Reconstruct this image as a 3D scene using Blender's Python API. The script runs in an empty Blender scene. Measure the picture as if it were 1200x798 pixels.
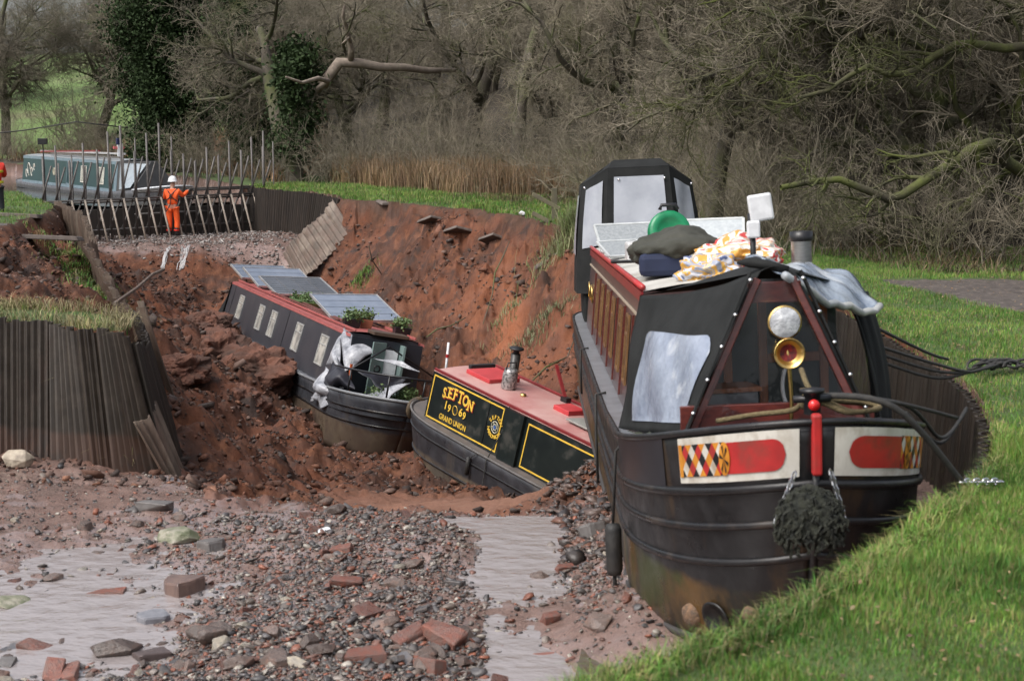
import bpy, bmesh, math, random
import numpy as np
from mathutils import Vector, Matrix
R = math.radians
random.seed(7); rng = np.random.default_rng(11)
SC = bpy.context.scene

# ---------------------------------------------------------------- camera, sky, sun, exposure
F_PX, PITCH, CAM_H = 1780., math.atan(259/1780), 2.25
cam = bpy.data.cameras.new('camera'); cam_o = bpy.data.objects.new('camera', cam)
SC.collection.objects.link(cam_o); SC.camera = cam_o
cam_o.location = (0, 0, CAM_H); cam_o.rotation_euler = (math.pi/2 - PITCH, 0, 0)
cam.sensor_width = 36; cam.lens = F_PX/1200*36; cam.clip_start = .1; cam.clip_end = 2000
cam.dof.use_dof = True; cam.dof.focus_distance = 30; cam.dof.aperture_fstop = 4.0
W = bpy.data.worlds.new('World'); SC.world = W; W.use_nodes = True
nt = W.node_tree; bg = nt.nodes['Background']
sky = nt.nodes.new('ShaderNodeTexSky'); sky.sky_type = 'NISHITA'; sky.sun_disc = False
SUN_EL, SUN_AZ = 54, 232          # degrees; azimuth measured clockwise from +Y
sky.sun_elevation = R(SUN_EL); sky.sun_rotation = R(SUN_AZ)
sky.air_density = 1.0; sky.dust_density = 6; sky.ozone_density = 1
hs = nt.nodes.new('ShaderNodeHueSaturation'); hs.inputs['Saturation'].default_value = .42
nt.links.new(sky.outputs[0], hs.inputs['Color']); nt.links.new(hs.outputs[0], bg.inputs[0])
bg.inputs[1].default_value = .148
sun = bpy.data.lights.new('sun', 'SUN'); sun_o = bpy.data.objects.new('sun', sun)
SC.collection.objects.link(sun_o); sun.energy = .7; sun.angle = R(24); sun.color = (1, .98, .95)
sd = Vector((math.sin(R(SUN_AZ))*math.cos(R(SUN_EL)), math.cos(R(SUN_AZ))*math.cos(R(SUN_EL)), math.sin(R(SUN_EL))))
sun_o.rotation_euler = sd.to_track_quat('Z', 'Y').to_euler()
SC.view_settings.view_transform = 'Standard'; SC.view_settings.look = 'None'
SC.view_settings.exposure = .7; SC.view_settings.gamma = 1
SC.render.engine = 'CYCLES'
SC.cycles.max_bounces = 6; SC.cycles.diffuse_bounces = 2; SC.cycles.glossy_bounces = 3
SC.cycles.transparent_max_bounces = 8; SC.cycles.caustics_reflective = False; SC.cycles.caustics_refractive = False

_c, _s = math.cos(PITCH), math.sin(PITCH)
def at(X, Y, D):
    """world point seen at photo pixel X,Y at measured forward distance D"""
    u = (X-600)/F_PX; v = (399-Y)/F_PX; t = D/(_c+v*_s)
    return Vector((u*t, D, CAM_H+t*(-_s+v*_c)))

# ---------------------------------------------------------------- materials
_M = {}
def mat(name, c1, c2=None, scale=6, rough=.7, metal=0, bump=.0, bscale=None, detail=6, c3=None, c3scale=1.2, c3amt=.5,
        attr=False, objrand=0, rvar=0, coat=0, spec=.5, stretch=None):
    if name in _M: return _M[name]
    m = bpy.data.materials.new(name); m.use_nodes = True; n = m.node_tree.nodes; l = m.node_tree.links
    b = n['Principled BSDF']; b.inputs['Roughness'].default_value = rough; b.inputs['Metallic'].default_value = metal
    b.inputs['Specular IOR Level'].default_value = spec
    if coat: b.inputs['Coat Weight'].default_value = coat; b.inputs['Coat Roughness'].default_value = .15
    tc = n.new('ShaderNodeTexCoord'); vec = tc.outputs['Object']
    if stretch:
        mp = n.new('ShaderNodeMapping'); mp.inputs['Scale'].default_value = stretch
        l.new(vec, mp.inputs[0]); vec = mp.outputs[0]
    def noise(s, d=detail, r=.6):
        t = n.new('ShaderNodeTexNoise'); t.inputs['Scale'].default_value = s; t.inputs['Detail'].default_value = d
        t.inputs['Roughness'].default_value = r; l.new(vec, t.inputs['Vector']); return t
    def ramp(src, lo, hi):
        r_ = n.new('ShaderNodeMapRange'); r_.inputs[1].default_value = lo; r_.inputs[2].default_value = hi
        l.new(src, r_.inputs[0]); return r_.outputs[0]
    def mix(f, a, c):
        x = n.new('ShaderNodeMix'); x.data_type = 'RGBA'
        for k, q in ((0, f), (6, a), (7, c)):
            if hasattr(q, 'links'): l.new(q, x.inputs[k])
            elif k == 0: x.inputs[k].default_value = q
            else: x.inputs[k].default_value = (*q, 1)
        return x.outputs[2]
    if c2 is None: c2 = tuple(v*.78 for v in c1)
    ns = noise(scale)
    col = mix(ramp(ns.outputs[0], .38, .62), c1, c2)
    if c3: col = mix(ramp(noise(c3scale, 5).outputs[0], .62-c3amt*.25, .7), col, c3)
    if attr:
        a = n.new('ShaderNodeAttribute'); a.attribute_name = 'Col'
        x = n.new('ShaderNodeMix'); x.data_type = 'RGBA'; x.blend_type = 'MULTIPLY'; x.inputs[0].default_value = 1
        l.new(col, x.inputs[6]); l.new(a.outputs['Color'], x.inputs[7]); col = x.outputs[2]
    if objrand:
        oi = n.new('ShaderNodeObjectInfo'); h = n.new('ShaderNodeHueSaturation')
        r_ = n.new('ShaderNodeMapRange'); r_.inputs[3].default_value = 1-objrand; r_.inputs[4].default_value = 1+objrand
        l.new(oi.outputs['Random'], r_.inputs[0]); l.new(r_.outputs[0], h.inputs['Value']); l.new(col, h.inputs['Color']); col = h.outputs[0]
    l.new(col, b.inputs['Base Color'])
    if rvar:
        r2 = n.new('ShaderNodeMapRange'); r2.inputs[1].default_value = .35; r2.inputs[2].default_value = .65
        r2.inputs[3].default_value = max(.03, rough-rvar); r2.inputs[4].default_value = min(1, rough+rvar)
        l.new(noise(scale*.7).outputs[0], r2.inputs[0]); l.new(r2.outputs[0], b.inputs['Roughness'])
    if bump:
        bn = n.new('ShaderNodeBump'); bn.inputs['Strength'].default_value = min(1, bump); bn.inputs['Distance'].default_value = .02*max(1, bump)
        l.new(noise(bscale or scale*3, 8).outputs[0], bn.inputs['Height']); l.new(bn.outputs[0], b.inputs['Normal'])
    m['_'] = 1; _M[name] = m; return m
def glass(name, tint, alpha, rough=.06, bump=0, bs=3):
    if name in _M: return _M[name]
    m = bpy.data.materials.new(name); m.use_nodes = True; n = m.node_tree.nodes; l = m.node_tree.links
    b = n['Principled BSDF']; b.inputs['Base Color'].default_value = (*tint, 1); b.inputs['Roughness'].default_value = rough
    b.inputs['Specular IOR Level'].default_value = .8
    tr = n.new('ShaderNodeBsdfTransparent'); mx = n.new('ShaderNodeMixShader'); mx.inputs[0].default_value = alpha
    l.new(tr.outputs[0], mx.inputs[1]); l.new(b.outputs[0], mx.inputs[2]); l.new(mx.outputs[0], n['Material Output'].inputs[0])
    if bump:
        t = n.new('ShaderNodeTexNoise'); t.inputs['Scale'].default_value = bs; t.inputs['Detail'].default_value = 4
        tc = n.new('ShaderNodeTexCoord'); l.new(tc.outputs['Object'], t.inputs['Vector'])
        bn = n.new('ShaderNodeBump'); bn.inputs['Strength'].default_value = bump; bn.inputs['Distance'].default_value = .05
        l.new(t.outputs[0], bn.inputs['Height']); l.new(bn.outputs[0], b.inputs['Normal'])
    _M[name] = m; return m

# ---------------------------------------------------------------- mesh helpers
def link(o, parent=None, M=None):
    SC.collection.objects.link(o)
    if parent: o.parent = parent
    if M is not None: o.matrix_world = M
    return o
def tag(o, label, cat, group=None, kind=None):
    if label: o['label'] = label
    if cat: o['category'] = cat
    if group: o['group'] = group
    if kind: o['kind'] = kind
    return o
def struct(o, label=None):
    o['kind'] = 'structure'
    if label: o['label'] = label
    return o
def thing(name, label, cat, M=None, group=None):
    o = bpy.data.objects.new(name, None); o.empty_display_size = .2
    SC.collection.objects.link(o)
    if M is not None: o.matrix_world = M if isinstance(M, Matrix) else Matrix.Translation(M)
    return tag(o, label, cat, group)
def mesh_np(name, V, F, m, parent=None, col=None, smooth=False, M=None):
    V = np.asarray(V, np.float32); F = np.asarray(F, np.int32); k = F.shape[1]
    me = bpy.data.meshes.new(name); me.vertices.add(len(V)); me.vertices.foreach_set('co', V.ravel())
    me.loops.add(F.size); me.loops.foreach_set('vertex_index', F.ravel())
    me.polygons.add(len(F)); me.polygons.foreach_set('loop_start', np.arange(len(F), dtype=np.int32)*k)
    if smooth: me.polygons.foreach_set('use_smooth', np.ones(len(F), bool))
    me.update(calc_edges=True)
    if col is not None:
        a = me.color_attributes.new('Col', 'FLOAT_COLOR', 'POINT')
        c4 = np.ones((len(V), 4), np.float32); c4[:, :3] = col; a.data.foreach_set('color', c4.ravel())
    me.materials.append(m)
    return link(bpy.data.objects.new(name, me), parent, M)
class MB:
    def __init__(s): s.v = []; s.f = []; s.mi = []
    def add(s, V, F, mi=0):
        o = len(s.v); s.v += [tuple(p) for p in V]; s.f += [tuple(i+o for i in f) for f in F]; s.mi += [mi]*len(F); return s
    def box(s, c, d, rot=None, mi=0, taper=1, shear=(0, 0)):
        x, y, z = d[0]/2, d[1]/2, d[2]/2
        V = [Vector((a*x*(taper if k > 0 else 1)+(shear[0] if k > 0 else 0), b*y*(taper if k > 0 else 1)+(shear[1] if k > 0 else 0), k*z)) for k in (-1, 1) for b in (-1, 1) for a in (-1, 1)]
        if rot is not None:
            Rm = rot if isinstance(rot, Matrix) else Matrix.Rotation(rot, 3, 'Z')
            V = [Rm @ p for p in V]
        c = Vector(c)
        return s.add([p+c for p in V], [(0, 2, 3, 1), (4, 5, 7, 6), (0, 1, 5, 4), (2, 6, 7, 3), (0, 4, 6, 2), (1, 3, 7, 5)], mi)
    def beam(s, a, b, w, h=None, up=(0, 0, 1), mi=0):
        a = Vector(a); b = Vector(b); d = (b-a); L = d.length; d.normalize(); h = h or w
        x = d.cross(Vector(up)); x = x.normalized() if x.length > 1e-4 else Vector((1, 0, 0)); z = x.cross(d)
        Rm = Matrix((x, d, z)).transposed()
        return s.box((a+b)/2, (w, L, h), Rm, mi)
    def tube(s, pts, r, n=6, mi=0, cap=True):
        pts = [Vector(p) for p in pts]; rs = r if isinstance(r, (list, tuple)) else [r]*len(pts); o = []; V = []
        ref = None
        for i, p in enumerate(pts):
            t = (pts[min(i+1, len(pts)-1)]-pts[max(i-1, 0)]).normalized()
            if ref is None: ref = t.orthogonal().normalized()
            ref = (ref-t*ref.dot(t)); ref = ref.normalized() if ref.length > 1e-5 else t.orthogonal().normalized()
            b = t.cross(ref)
            V += [p+(ref*math.cos(2*math.pi*k/n)+b*math.sin(2*math.pi*k/n))*rs[i] for k in range(n)]
        F = [(i*n+k, i*n+(k+1) % n, (i+1)*n+(k+1) % n, (i+1)*n+k) for i in range(len(pts)-1) for k in range(n)]
        if cap: F += [tuple(range(n))[::-1], tuple((len(pts)-1)*n+k for k in range(n))]
        return s.add(V, F, mi)
    def lathe(s, prof, n=20, axis=None, c=(0, 0, 0), mi=0):
        Rm = axis if axis is not None else Matrix.Identity(3); c = Vector(c)
        V = [Rm @ Vector((r*math.cos(2*math.pi*k/n), r*math.sin(2*math.pi*k/n), z))+c for r, z in prof for k in range(n)]
        F = [(i*n+k, i*n+(k+1) % n, (i+1)*n+(k+1) % n, (i+1)*n+k) for i in range(len(prof)-1) for k in range(n)]
        return s.add(V, F, mi)
    def grid(s, fn, nu, nv, mi=0, flip=False):
        V = [fn(i/nu, j/nv) for i in range(nu+1) for j in range(nv+1)]; w = nv+1
        F = [(i*w+j, (i+1)*w+j, (i+1)*w+j+1, i*w+j+1) for i in range(nu) for j in range(nv)]
        if flip: F = [f[::-1] for f in F]
        return s.add(V, F, mi)
    def build(s, name, mats, parent=None, M=None, smooth=False, bevel=0, solid=0, sub=0):
        me = bpy.data.meshes.new(name); me.from_pydata(s.v, [], s.f); mats = mats if isinstance(mats, list) else [mats]
        for q in mats: me.materials.append(q)
        me.polygons.foreach_set('material_index', s.mi)
        if smooth: me.polygons.foreach_set('use_smooth', [True]*len(s.f))
        me.update(); o = link(bpy.data.objects.new(name, me), parent, None)
        if M is not None:
            if parent: o.matrix_local = M
            else: o.matrix_world = M
        if solid: q = o.modifiers.new('solid', 'SOLIDIFY'); q.thickness = solid; q.offset = 0
        if bevel: q = o.modifiers.new('bevel', 'BEVEL'); q.width = bevel; q.segments = 2; q.limit_method = 'ANGLE'; q.angle_limit = R(40)
        if sub: q = o.modifiers.new('sub', 'SUBSURF'); q.levels = sub; q.render_levels = sub
        return o
def frame(fwd, roll=0, local=(0, 0, 0), world=(0, 0, 0)):
    """object matrix whose +Y runs along fwd; the local point lands on the world point"""
    Y = Vector(fwd).normalized(); X0 = Y.cross(Vector((0, 0, 1))).normalized(); Z0 = X0.cross(Y); r = R(roll)
    X = X0*math.cos(r)-Z0*math.sin(r); Z = X0*math.sin(r)+Z0*math.cos(r)
    m = Matrix((X, Y, Z)).transposed().to_4x4(); m.translation = Vector(world)-(m.to_3x3() @ Vector(local)); return m

# ---------------------------------------------------------------- numpy noise and the lie of the land
def vnoise(x, y, seed=0):
    xi = np.floor(x).astype(np.int64); yi = np.floor(y).astype(np.int64); fx = x-xi; fy = y-yi
    fx = fx*fx*(3-2*fx); fy = fy*fy*(3-2*fy)
    def h(a, b):
        n = (a*374761393+b*668265263+seed*1442695) & 0x7fffffff
        n = ((n ^ (n >> 13))*1274126177) & 0x7fffffff
        return ((n ^ (n >> 16)) & 0xffff)/65535.
    return (h(xi, yi)*(1-fx)+h(xi+1, yi)*fx)*(1-fy)+(h(xi, yi+1)*(1-fx)+h(xi+1, yi+1)*fx)*fy
def fbm(x, y, s, o=4, seed=0, g=.5):
    v = 0; a = 1; t = 0
    for k in range(o): v = v+a*vnoise(x*s+k*17.3, y*s-k*9.1, seed+k); t += a; a *= g; s *= 2.03
    return v/t*2-1
def sdist(px, py, poly, closed=True):
    """signed distance, positive inside"""
    d = np.full(px.shape, 1e9); ins = np.zeros(px.shape, bool); n = len(poly)
    for i in range(n if closed else n-1):
        ax, ay = poly[i]; bx, by = poly[(i+1) % n]; ex, ey = bx-ax, by-ay
        t = np.clip(((px-ax)*ex+(py-ay)*ey)/(ex*ex+ey*ey), 0, 1)
        d = np.minimum(d, np.hypot(px-ax-t*ex, py-ay-t*ey))
        if closed and ay != by: ins ^= ((ay > py) != (by > py)) & (px < ex*(py-ay)/(by-ay)+ax)
    return np.where(ins, d, -d) if closed else d
def sst(a, b, x): t = np.clip((x-a)/(b-a), 0, 1); return t*t*(3-2*t)
BANK = [(.41, 5.9), (.73, 6.22), (1.07, 6.55), (1.46, 6.98), (1.84, 7.54), (2.32, 8.37), (2.75, 9.18), (3.21, 10.16), (3.54, 11.36), (3.83, 12.66),
        (3.91, 14.02), (3.92, 15.9), (3.85, 19), (3.5, 23), (2.9, 27), (2.0, 29.6), (1.46, 30.66), (1.08, 32.1), (.4, 35.2), (-.86, 38.2), (-2.78, 41.4), (-4.94, 44.0),
        (-5.9, 46.6), (-6.95, 48.4), (-8.18, 49.7), (-10, 54), (-12.5, 60), (-17, 68), (-24, 76), (-40, 96), (-48, 92), (-33, 72), (-22, 58), (-15.6, 48), (-13.8, 44), (-12.0, 40),
        (-11.4, 37), (-10.9, 32.5), (-11.6, 30.5), (-9.6, 26), (-8.3, 21.5), (-6.4, 18.3), (-4.6, 17.6), (-4.15, 16.9), (-4.06, 16.0), (-4.7, 16.35), (-5.12, 16.75), (-5.73, 16.9), (-10, 17.6), (-18, 19),
        (-30, 19), (-30, 0), (-6, 0), (-2, 3.2)]
CP = [(-6, 4, -1.4), (-3, 4, -1.4), (0, 4, -1.45), (-15, 10, -1.4), (-6, 9, -1.38), (-3, 9, -1.4), (-1, 9.5, -1.36), (.2, 9, -1.42), (-6, 12, -1.36), (-10, 15, -1.3), (-4, 12, -1.4), (-2, 12, -1.38), (0, 12, -1.42),
      (-5.6, 16.2, -1.36), (-4.5, 15.7, -1.38), (-3.6, 15.6, -1.45), (-3.3, 14.8, -1.42), (-1.75, 14.0, -1.38), (-1.3, 13.8, -1.38), (-.3, 13.2, -1.36), (.1, 13.4, -1.46), (.3, 10, -1.4), (.8, 10.2, -1.12), (1.8, 9.2, -1.1), (2.2, 8.9, -1.05), (1.1, 7.4, -1.3), (2.6, 10, -1.0), (2.6, 12, -1.1), (3.3, 14, -1.1),
      (.75, 12.5, -1.28), (.9, 14, -1.35), (.55, 15.3, -1.55), (1.2, 15.5, -1.45), (1.2, 17, -1.6), (.62, 16.8, -1.75), (.9, 18.5, -2.3), (2.2, 18, -1.7),
      (-2.3, 16.2, -1.95), (-1.2, 15.8, -1.93), (-.2, 15.4, -1.85), (-1.6, 18, -2.33), (-.5, 18, -2.36), (.2, 17.6, -2.28), (-1.9, 20, -2.78), (-.8, 20, -2.78), (.3, 20, -2.85), (-1, 22.3, -3.25), (.3, 22, -3.3), (1.5, 22, -3.3),
      (-3.84, 17.8, -1.75), (-2.7, 17, -1.95), (-3.6, 20, -2.3), (-3.6, 22, -2.7), (-2.6, 22.5, -3.0), (-2.6, 25.5, -3.5), (-4.7, 25, -2.55), (-5.4, 22.5, -1.9), (-5, 28.2, -2.9), (-6.3, 28, -2.0), (-5.4, 31, -2.65), (-6.6, 33, -2.4), (-4.9, 33, -3.5), (-4, 29.5, -3.6),
      (-2, 27, -3.8), (-3.5, 31, -3.7), (-5, 35, -3.6), (-6.5, 38, -3.5), (-8, 38, -2.7), (-8.8, 39.5, -2.6), (-8.4, 41.5, -2.9), (-9.6, 38, -1.9), (-7, 41, -3.3), (-10.5, 41, -1.9), (-9, 43.6, -2.35), (-6.8, 44.6, -2.5), (-11.5, 43.6, -1.9),
      (-12.5, 45.2, -1.5), (-9.2, 44.9, -1.5), (-7.4, 45.8, -1.5), (-6.6, 46.6, -1.5), (-11, 50, -1.5), (-8, 52, -1.5), (-14, 55, -1.5), (-22, 66, -1.2), (-35, 85, -1),
      (-.8, 37.5, -.3), (-2.65, 40.7, -.3), (.35, 34.5, -.3), (1.05, 31.4, -.3), (-4.5, 43.2, -.5), (1.75, 29.3, -.4), (-1.7, 39.3, -.3), (-5, 42.6, -1.4), (-4.1, 41, -1.35), (-2.56, 38.2, -1.0), (-.79, 35.2, -.9), (.3, 33, -.76), (.98, 29.3, -.85), (1.1, 25, -1.45), (.73, 25.8, -2.1), (0, 29.5, -2.1), (-.6, 28, -2.4), (-1.85, 33, -2.3), (-3.7, 39.3, -2.2), (-5.2, 42, -2.6), (-1.1, 25.6, -3.3), (-2.4, 32, -3.2), (-4.4, 37.5, -3.2), (2.4, 26, -1.3), (3, 22, -1.9), (3.2, 18, -1.5),
      (-8.5, 28, -.75), (-10.2, 31.5, -.5), (-10.4, 35.5, -.5), (-9.5, 30.5, -.8), (-8.9, 31.5, -1.1), (-7.0, 23.5, -.6), (-6.6, 25.5, -1.15), (-5.8, 20, -.55), (-5.3, 22.2, -1.3), (-5.1, 19, -.85), (-8, 25.5, -.6), (-9.8, 35, -.9), (-7.6, 28.6, -1.3), (-4.6, 18.2, -.9), (-7.2, 29.5, -2.0), (-6.2, 25.2, -1.9), (-8.8, 34, -1.9)]
_cp = np.array(CP); _d = np.hypot(_cp[:, None, 0]-_cp[None, :, 0], _cp[:, None, 1]-_cp[None, :, 1])
_w = np.linalg.solve(np.block([[_d+np.eye(len(_cp))*-.02, np.ones((len(_cp), 1))], [np.ones((1, len(_cp))), np.zeros((1, 1))]]), np.append(_cp[:, 2], 0))
def rbf(x, y):
    o = np.full(x.shape, _w[-1])
    for k in range(len(_cp)): o += _w[k]*np.hypot(x-_cp[k, 0], y-_cp[k, 1])
    return o
def hill(x, y):
    u = x/np.maximum(y, 1)
    st = np.interp(u, [-.45, -.3, -.12, 0, .12, .25, .45], [84, 80, 62, 52, 40, 29, 24])
    sl = np.interp(u, [-.45, -.3, -.15, 0, .2, .45], [.13, .13, .15, .2, .24, .26])
    d = np.maximum(y-st, 0); z = sl*d*d/(d+6)
    return np.where(z > 8.5, 8.5+(z-8.5)*.22, z)
STREAM = [(.3, 4), (.3, 8), (.3, 10), (.2, 11.5), (.12, 12.8), (-.02, 14.3)]
PUDDLE = [(-5.2, 8.8), (-3.4, 10.4), (-3.0, 11.5), (-2.6, 12.6), (-1.7, 13.6)]
def piled(x, y):
    return (((x < -3.8) & (y > 14) & (y < 17.8)) | ((x > 2.5) & (y > 8.6) & (y < 19.3)) | ((x < -5.0) & (x > -9.3) & (y > 44) & (y < 52.5))).astype(float)*np.where(y > 30, 2.4, 1)
def ground_parts(x, y):
    d = sdist(x, y, BANK)+.16*fbm(x, y, 1.1, 3, 5)*sst(17, 24, y)*(1-sst(44, 46, y)*(x < -6))
    d = d-.22*fbm(x, y, 3.1, 3, 9)*sst(28, 31, y)*(1-sst(44, 46, y))
    inn = rbf(x, y)
    bed = (y < 16.5) & (x < 4.2)
    wet = np.clip(1-sst(13.6, 15.2, y+.35*fbm(x, y, .9, 3, 3)+np.where(x < -3, -1.4, 0)), 0, 1)
    wet = np.maximum(wet, sst(44.6, 45.2, y))
    sand = np.exp(-(((x+.7)/1.5)**2+((y-17.6)/2.6)**2)**2)*1.0
    rough = (1-wet)*(1-.9*sand)
    n = fbm(x, y, 1.0, 3, 1)*.16+fbm(x, y, 3.3, 4, 2, .6)*.15+np.abs(fbm(x, y, 1.9, 3, 31))*.22-.1
    # falling gullies down the right-hand soil face
    face = sst(26, 30, y)*(1-sst(41, 44, y))*sst(-4.5, -2.5, x+ (38-y)*.25)
    lf = sst(-1.5, -4, x-(y-22)*-.1)*sst(16, 19, y)*(1-sst(43, 45, y)); n = n+lf*(np.abs(fbm(x, y, .55, 3, 41))*.75-.22+np.abs(fbm(x, y, 1.3, 3, 43))*.35-.1)
    n = n*(1-.15*face)+face*(.12-.55*np.abs(fbm(x, y, .9, 4, 47, .6))+.34*fbm(x*1.6+y*.4, y*.45-x*.2, 1.6, 4, 8)+.26*fbm(x*1.2+y*.3, y*.9-x*.2, 3.2, 4, 18, .65))
    n = n+.07*fbm(x, y, 7.5, 3, 33, .65)+.05*fbm(x, y, 3.3, 2, 35)
    inn = inn+rough*n+(1-rough)*(fbm(x, y, 1.6, 4, 21, .6)*.062+fbm(x, y, 6, 4, 22)*.026)
    st = sdist(x, y, STREAM, False); pu = sdist(x, y, PUDDLE, False)
    lump = np.exp(-((x+1.3)/1.1)**2)*.06
    inn = inn+wet*(y < 20)*(-.085*np.exp(-(st/.55)**4)-.06*np.exp(-(pu/1.15)**4)+lump)
    top = hill(x, y)+.05*fbm(x, y, .7, 3, 12)+.03*fbm(x, y, 3, 3, 13)
    inn = np.minimum(inn, top)
    d = d+.1*piled(x, y)
    w = np.where((y > 27) & (y < 45) & (x > -6.5), .34, .16); w = np.where((x < -4.4) & (y > 17.2) & (y < 44), .7, w)
    w = np.where(piled(x, y) > .5, .09, w); k = sst(-.02, 1, d/w)
    return top*(1-k)+inn*k, d, wet*(d > 0), sand, k
def hz(x, y):
    x = np.atleast_1d(np.asarray(x, float)); y = np.atleast_1d(np.asarray(y, float)); return ground_parts(x, y)[0]
def hull_mat(name, top, low, zl, stain, rough=.35, c3=None):
    """painted steel with a weathered band below its old waterline (a real stain of the hull, in the hull's own coordinates)"""
    m = bpy.data.materials.new(name); m.use_nodes = True; n = m.node_tree.nodes; l = m.node_tree.links; b = n['Principled BSDF']
    tc = n.new('ShaderNodeTexCoord'); sp = n.new('ShaderNodeSeparateXYZ'); l.new(tc.outputs['Object'], sp.inputs[0])
    def noise(s, st=(1, 1, 1), d=7):
        mp = n.new('ShaderNodeMapping'); mp.inputs['Scale'].default_value = st; l.new(tc.outputs['Object'], mp.inputs[0])
        t = n.new('ShaderNodeTexNoise'); t.inputs['Scale'].default_value = s; t.inputs['Detail'].default_value = d; t.inputs['Roughness'].default_value = .65; l.new(mp.outputs[0], t.inputs['Vector']); return t.outputs[0]
    def mr(src, lo, hi, a=0, c=1):
        r_ = n.new('ShaderNodeMapRange'); r_.inputs[1].default_value = lo; r_.inputs[2].default_value = hi; r_.inputs[3].default_value = a; r_.inputs[4].default_value = c; l.new(src, r_.inputs[0]); return r_.outputs[0]
    def mix(f, a, c):
        x = n.new('ShaderNodeMix'); x.data_type = 'RGBA'; l.new(f, x.inputs[0])
        for k, q in ((6, a), (7, c)):
            if hasattr(q, 'links'): l.new(q, x.inputs[k])
            else: x.inputs[k].default_value = (*q, 1)
        return x.outputs[2]
    ad = n.new('ShaderNodeMath'); ad.operation = 'MULTIPLY_ADD'; l.new(noise(2.5, (1, 1, .3)), ad.inputs[0]); ad.inputs[1].default_value = .16; l.new(sp.outputs[2], ad.inputs[2])
    paint = mix(mr(noise(5), .45, .65), top, tuple(v*1.5+.006 for v in top)); paint = mix(mr(noise(3, (1, 1, .12)), .56, .72), paint, tuple(v*.5+s_*.45 for v, s_ in zip(top, stain)))
    lw = mix(mr(noise(2.2, (1, 1, .5)), .42, .6), low, stain)
    if c3: lw = mix(mr(noise(1.3), .52, .62), lw, c3)
    l.new(mix(mr(ad.outputs[0], zl+.05, zl+.11), lw, paint), b.inputs['Base Color'])
    l.new(mr(noise(4), .35, .65, rough-.1, rough+.2), b.inputs['Roughness'])
    bn = n.new('ShaderNodeBump'); bn.inputs['Strength'].default_value = .25; bn.inputs['Distance'].default_value = .008; l.new(noise(14), bn.inputs['Height']); l.new(bn.outputs[0], b.inputs['Normal'])
    _M[name] = m; return m
def lumpy(seed, d, m, parent, nm, amp=.16, fr_=2.2):
    bm = bmesh.new(); bmesh.ops.create_icosphere(bm, subdivisions=5, radius=1); from mathutils import noise as mn
    for v in bm.verts:
        q = mn.fractal(v.co*fr_+Vector((seed, 0, 0)), 1, 2, 4); q2 = mn.fractal(v.co*fr_*3.1+Vector((0, seed, 0)), 1, 2, 5); v.co *= 1+amp*q*1.6+amp*.3*q2; v.co = Vector((v.co.x*d[0], v.co.y*d[1], max(v.co.z, -.55)*d[2]))
    me = bpy.data.meshes.new(nm); bm.to_mesh(me); bm.free(); me.materials.append(m); me.polygons.foreach_set('use_smooth', [True]*len(me.polygons)); return link(bpy.data.objects.new(nm, me), parent)
def earth_block(p, d, seed, label):
    o = lumpy(seed, d, SL, None, 'earth_block', .24, 1.5); o.data.polygons.foreach_set('use_smooth', [False]*len(o.data.polygons)); o.location = p; o.rotation_euler = (0, 0, seed); tag(o, label, 'earth block')
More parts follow.
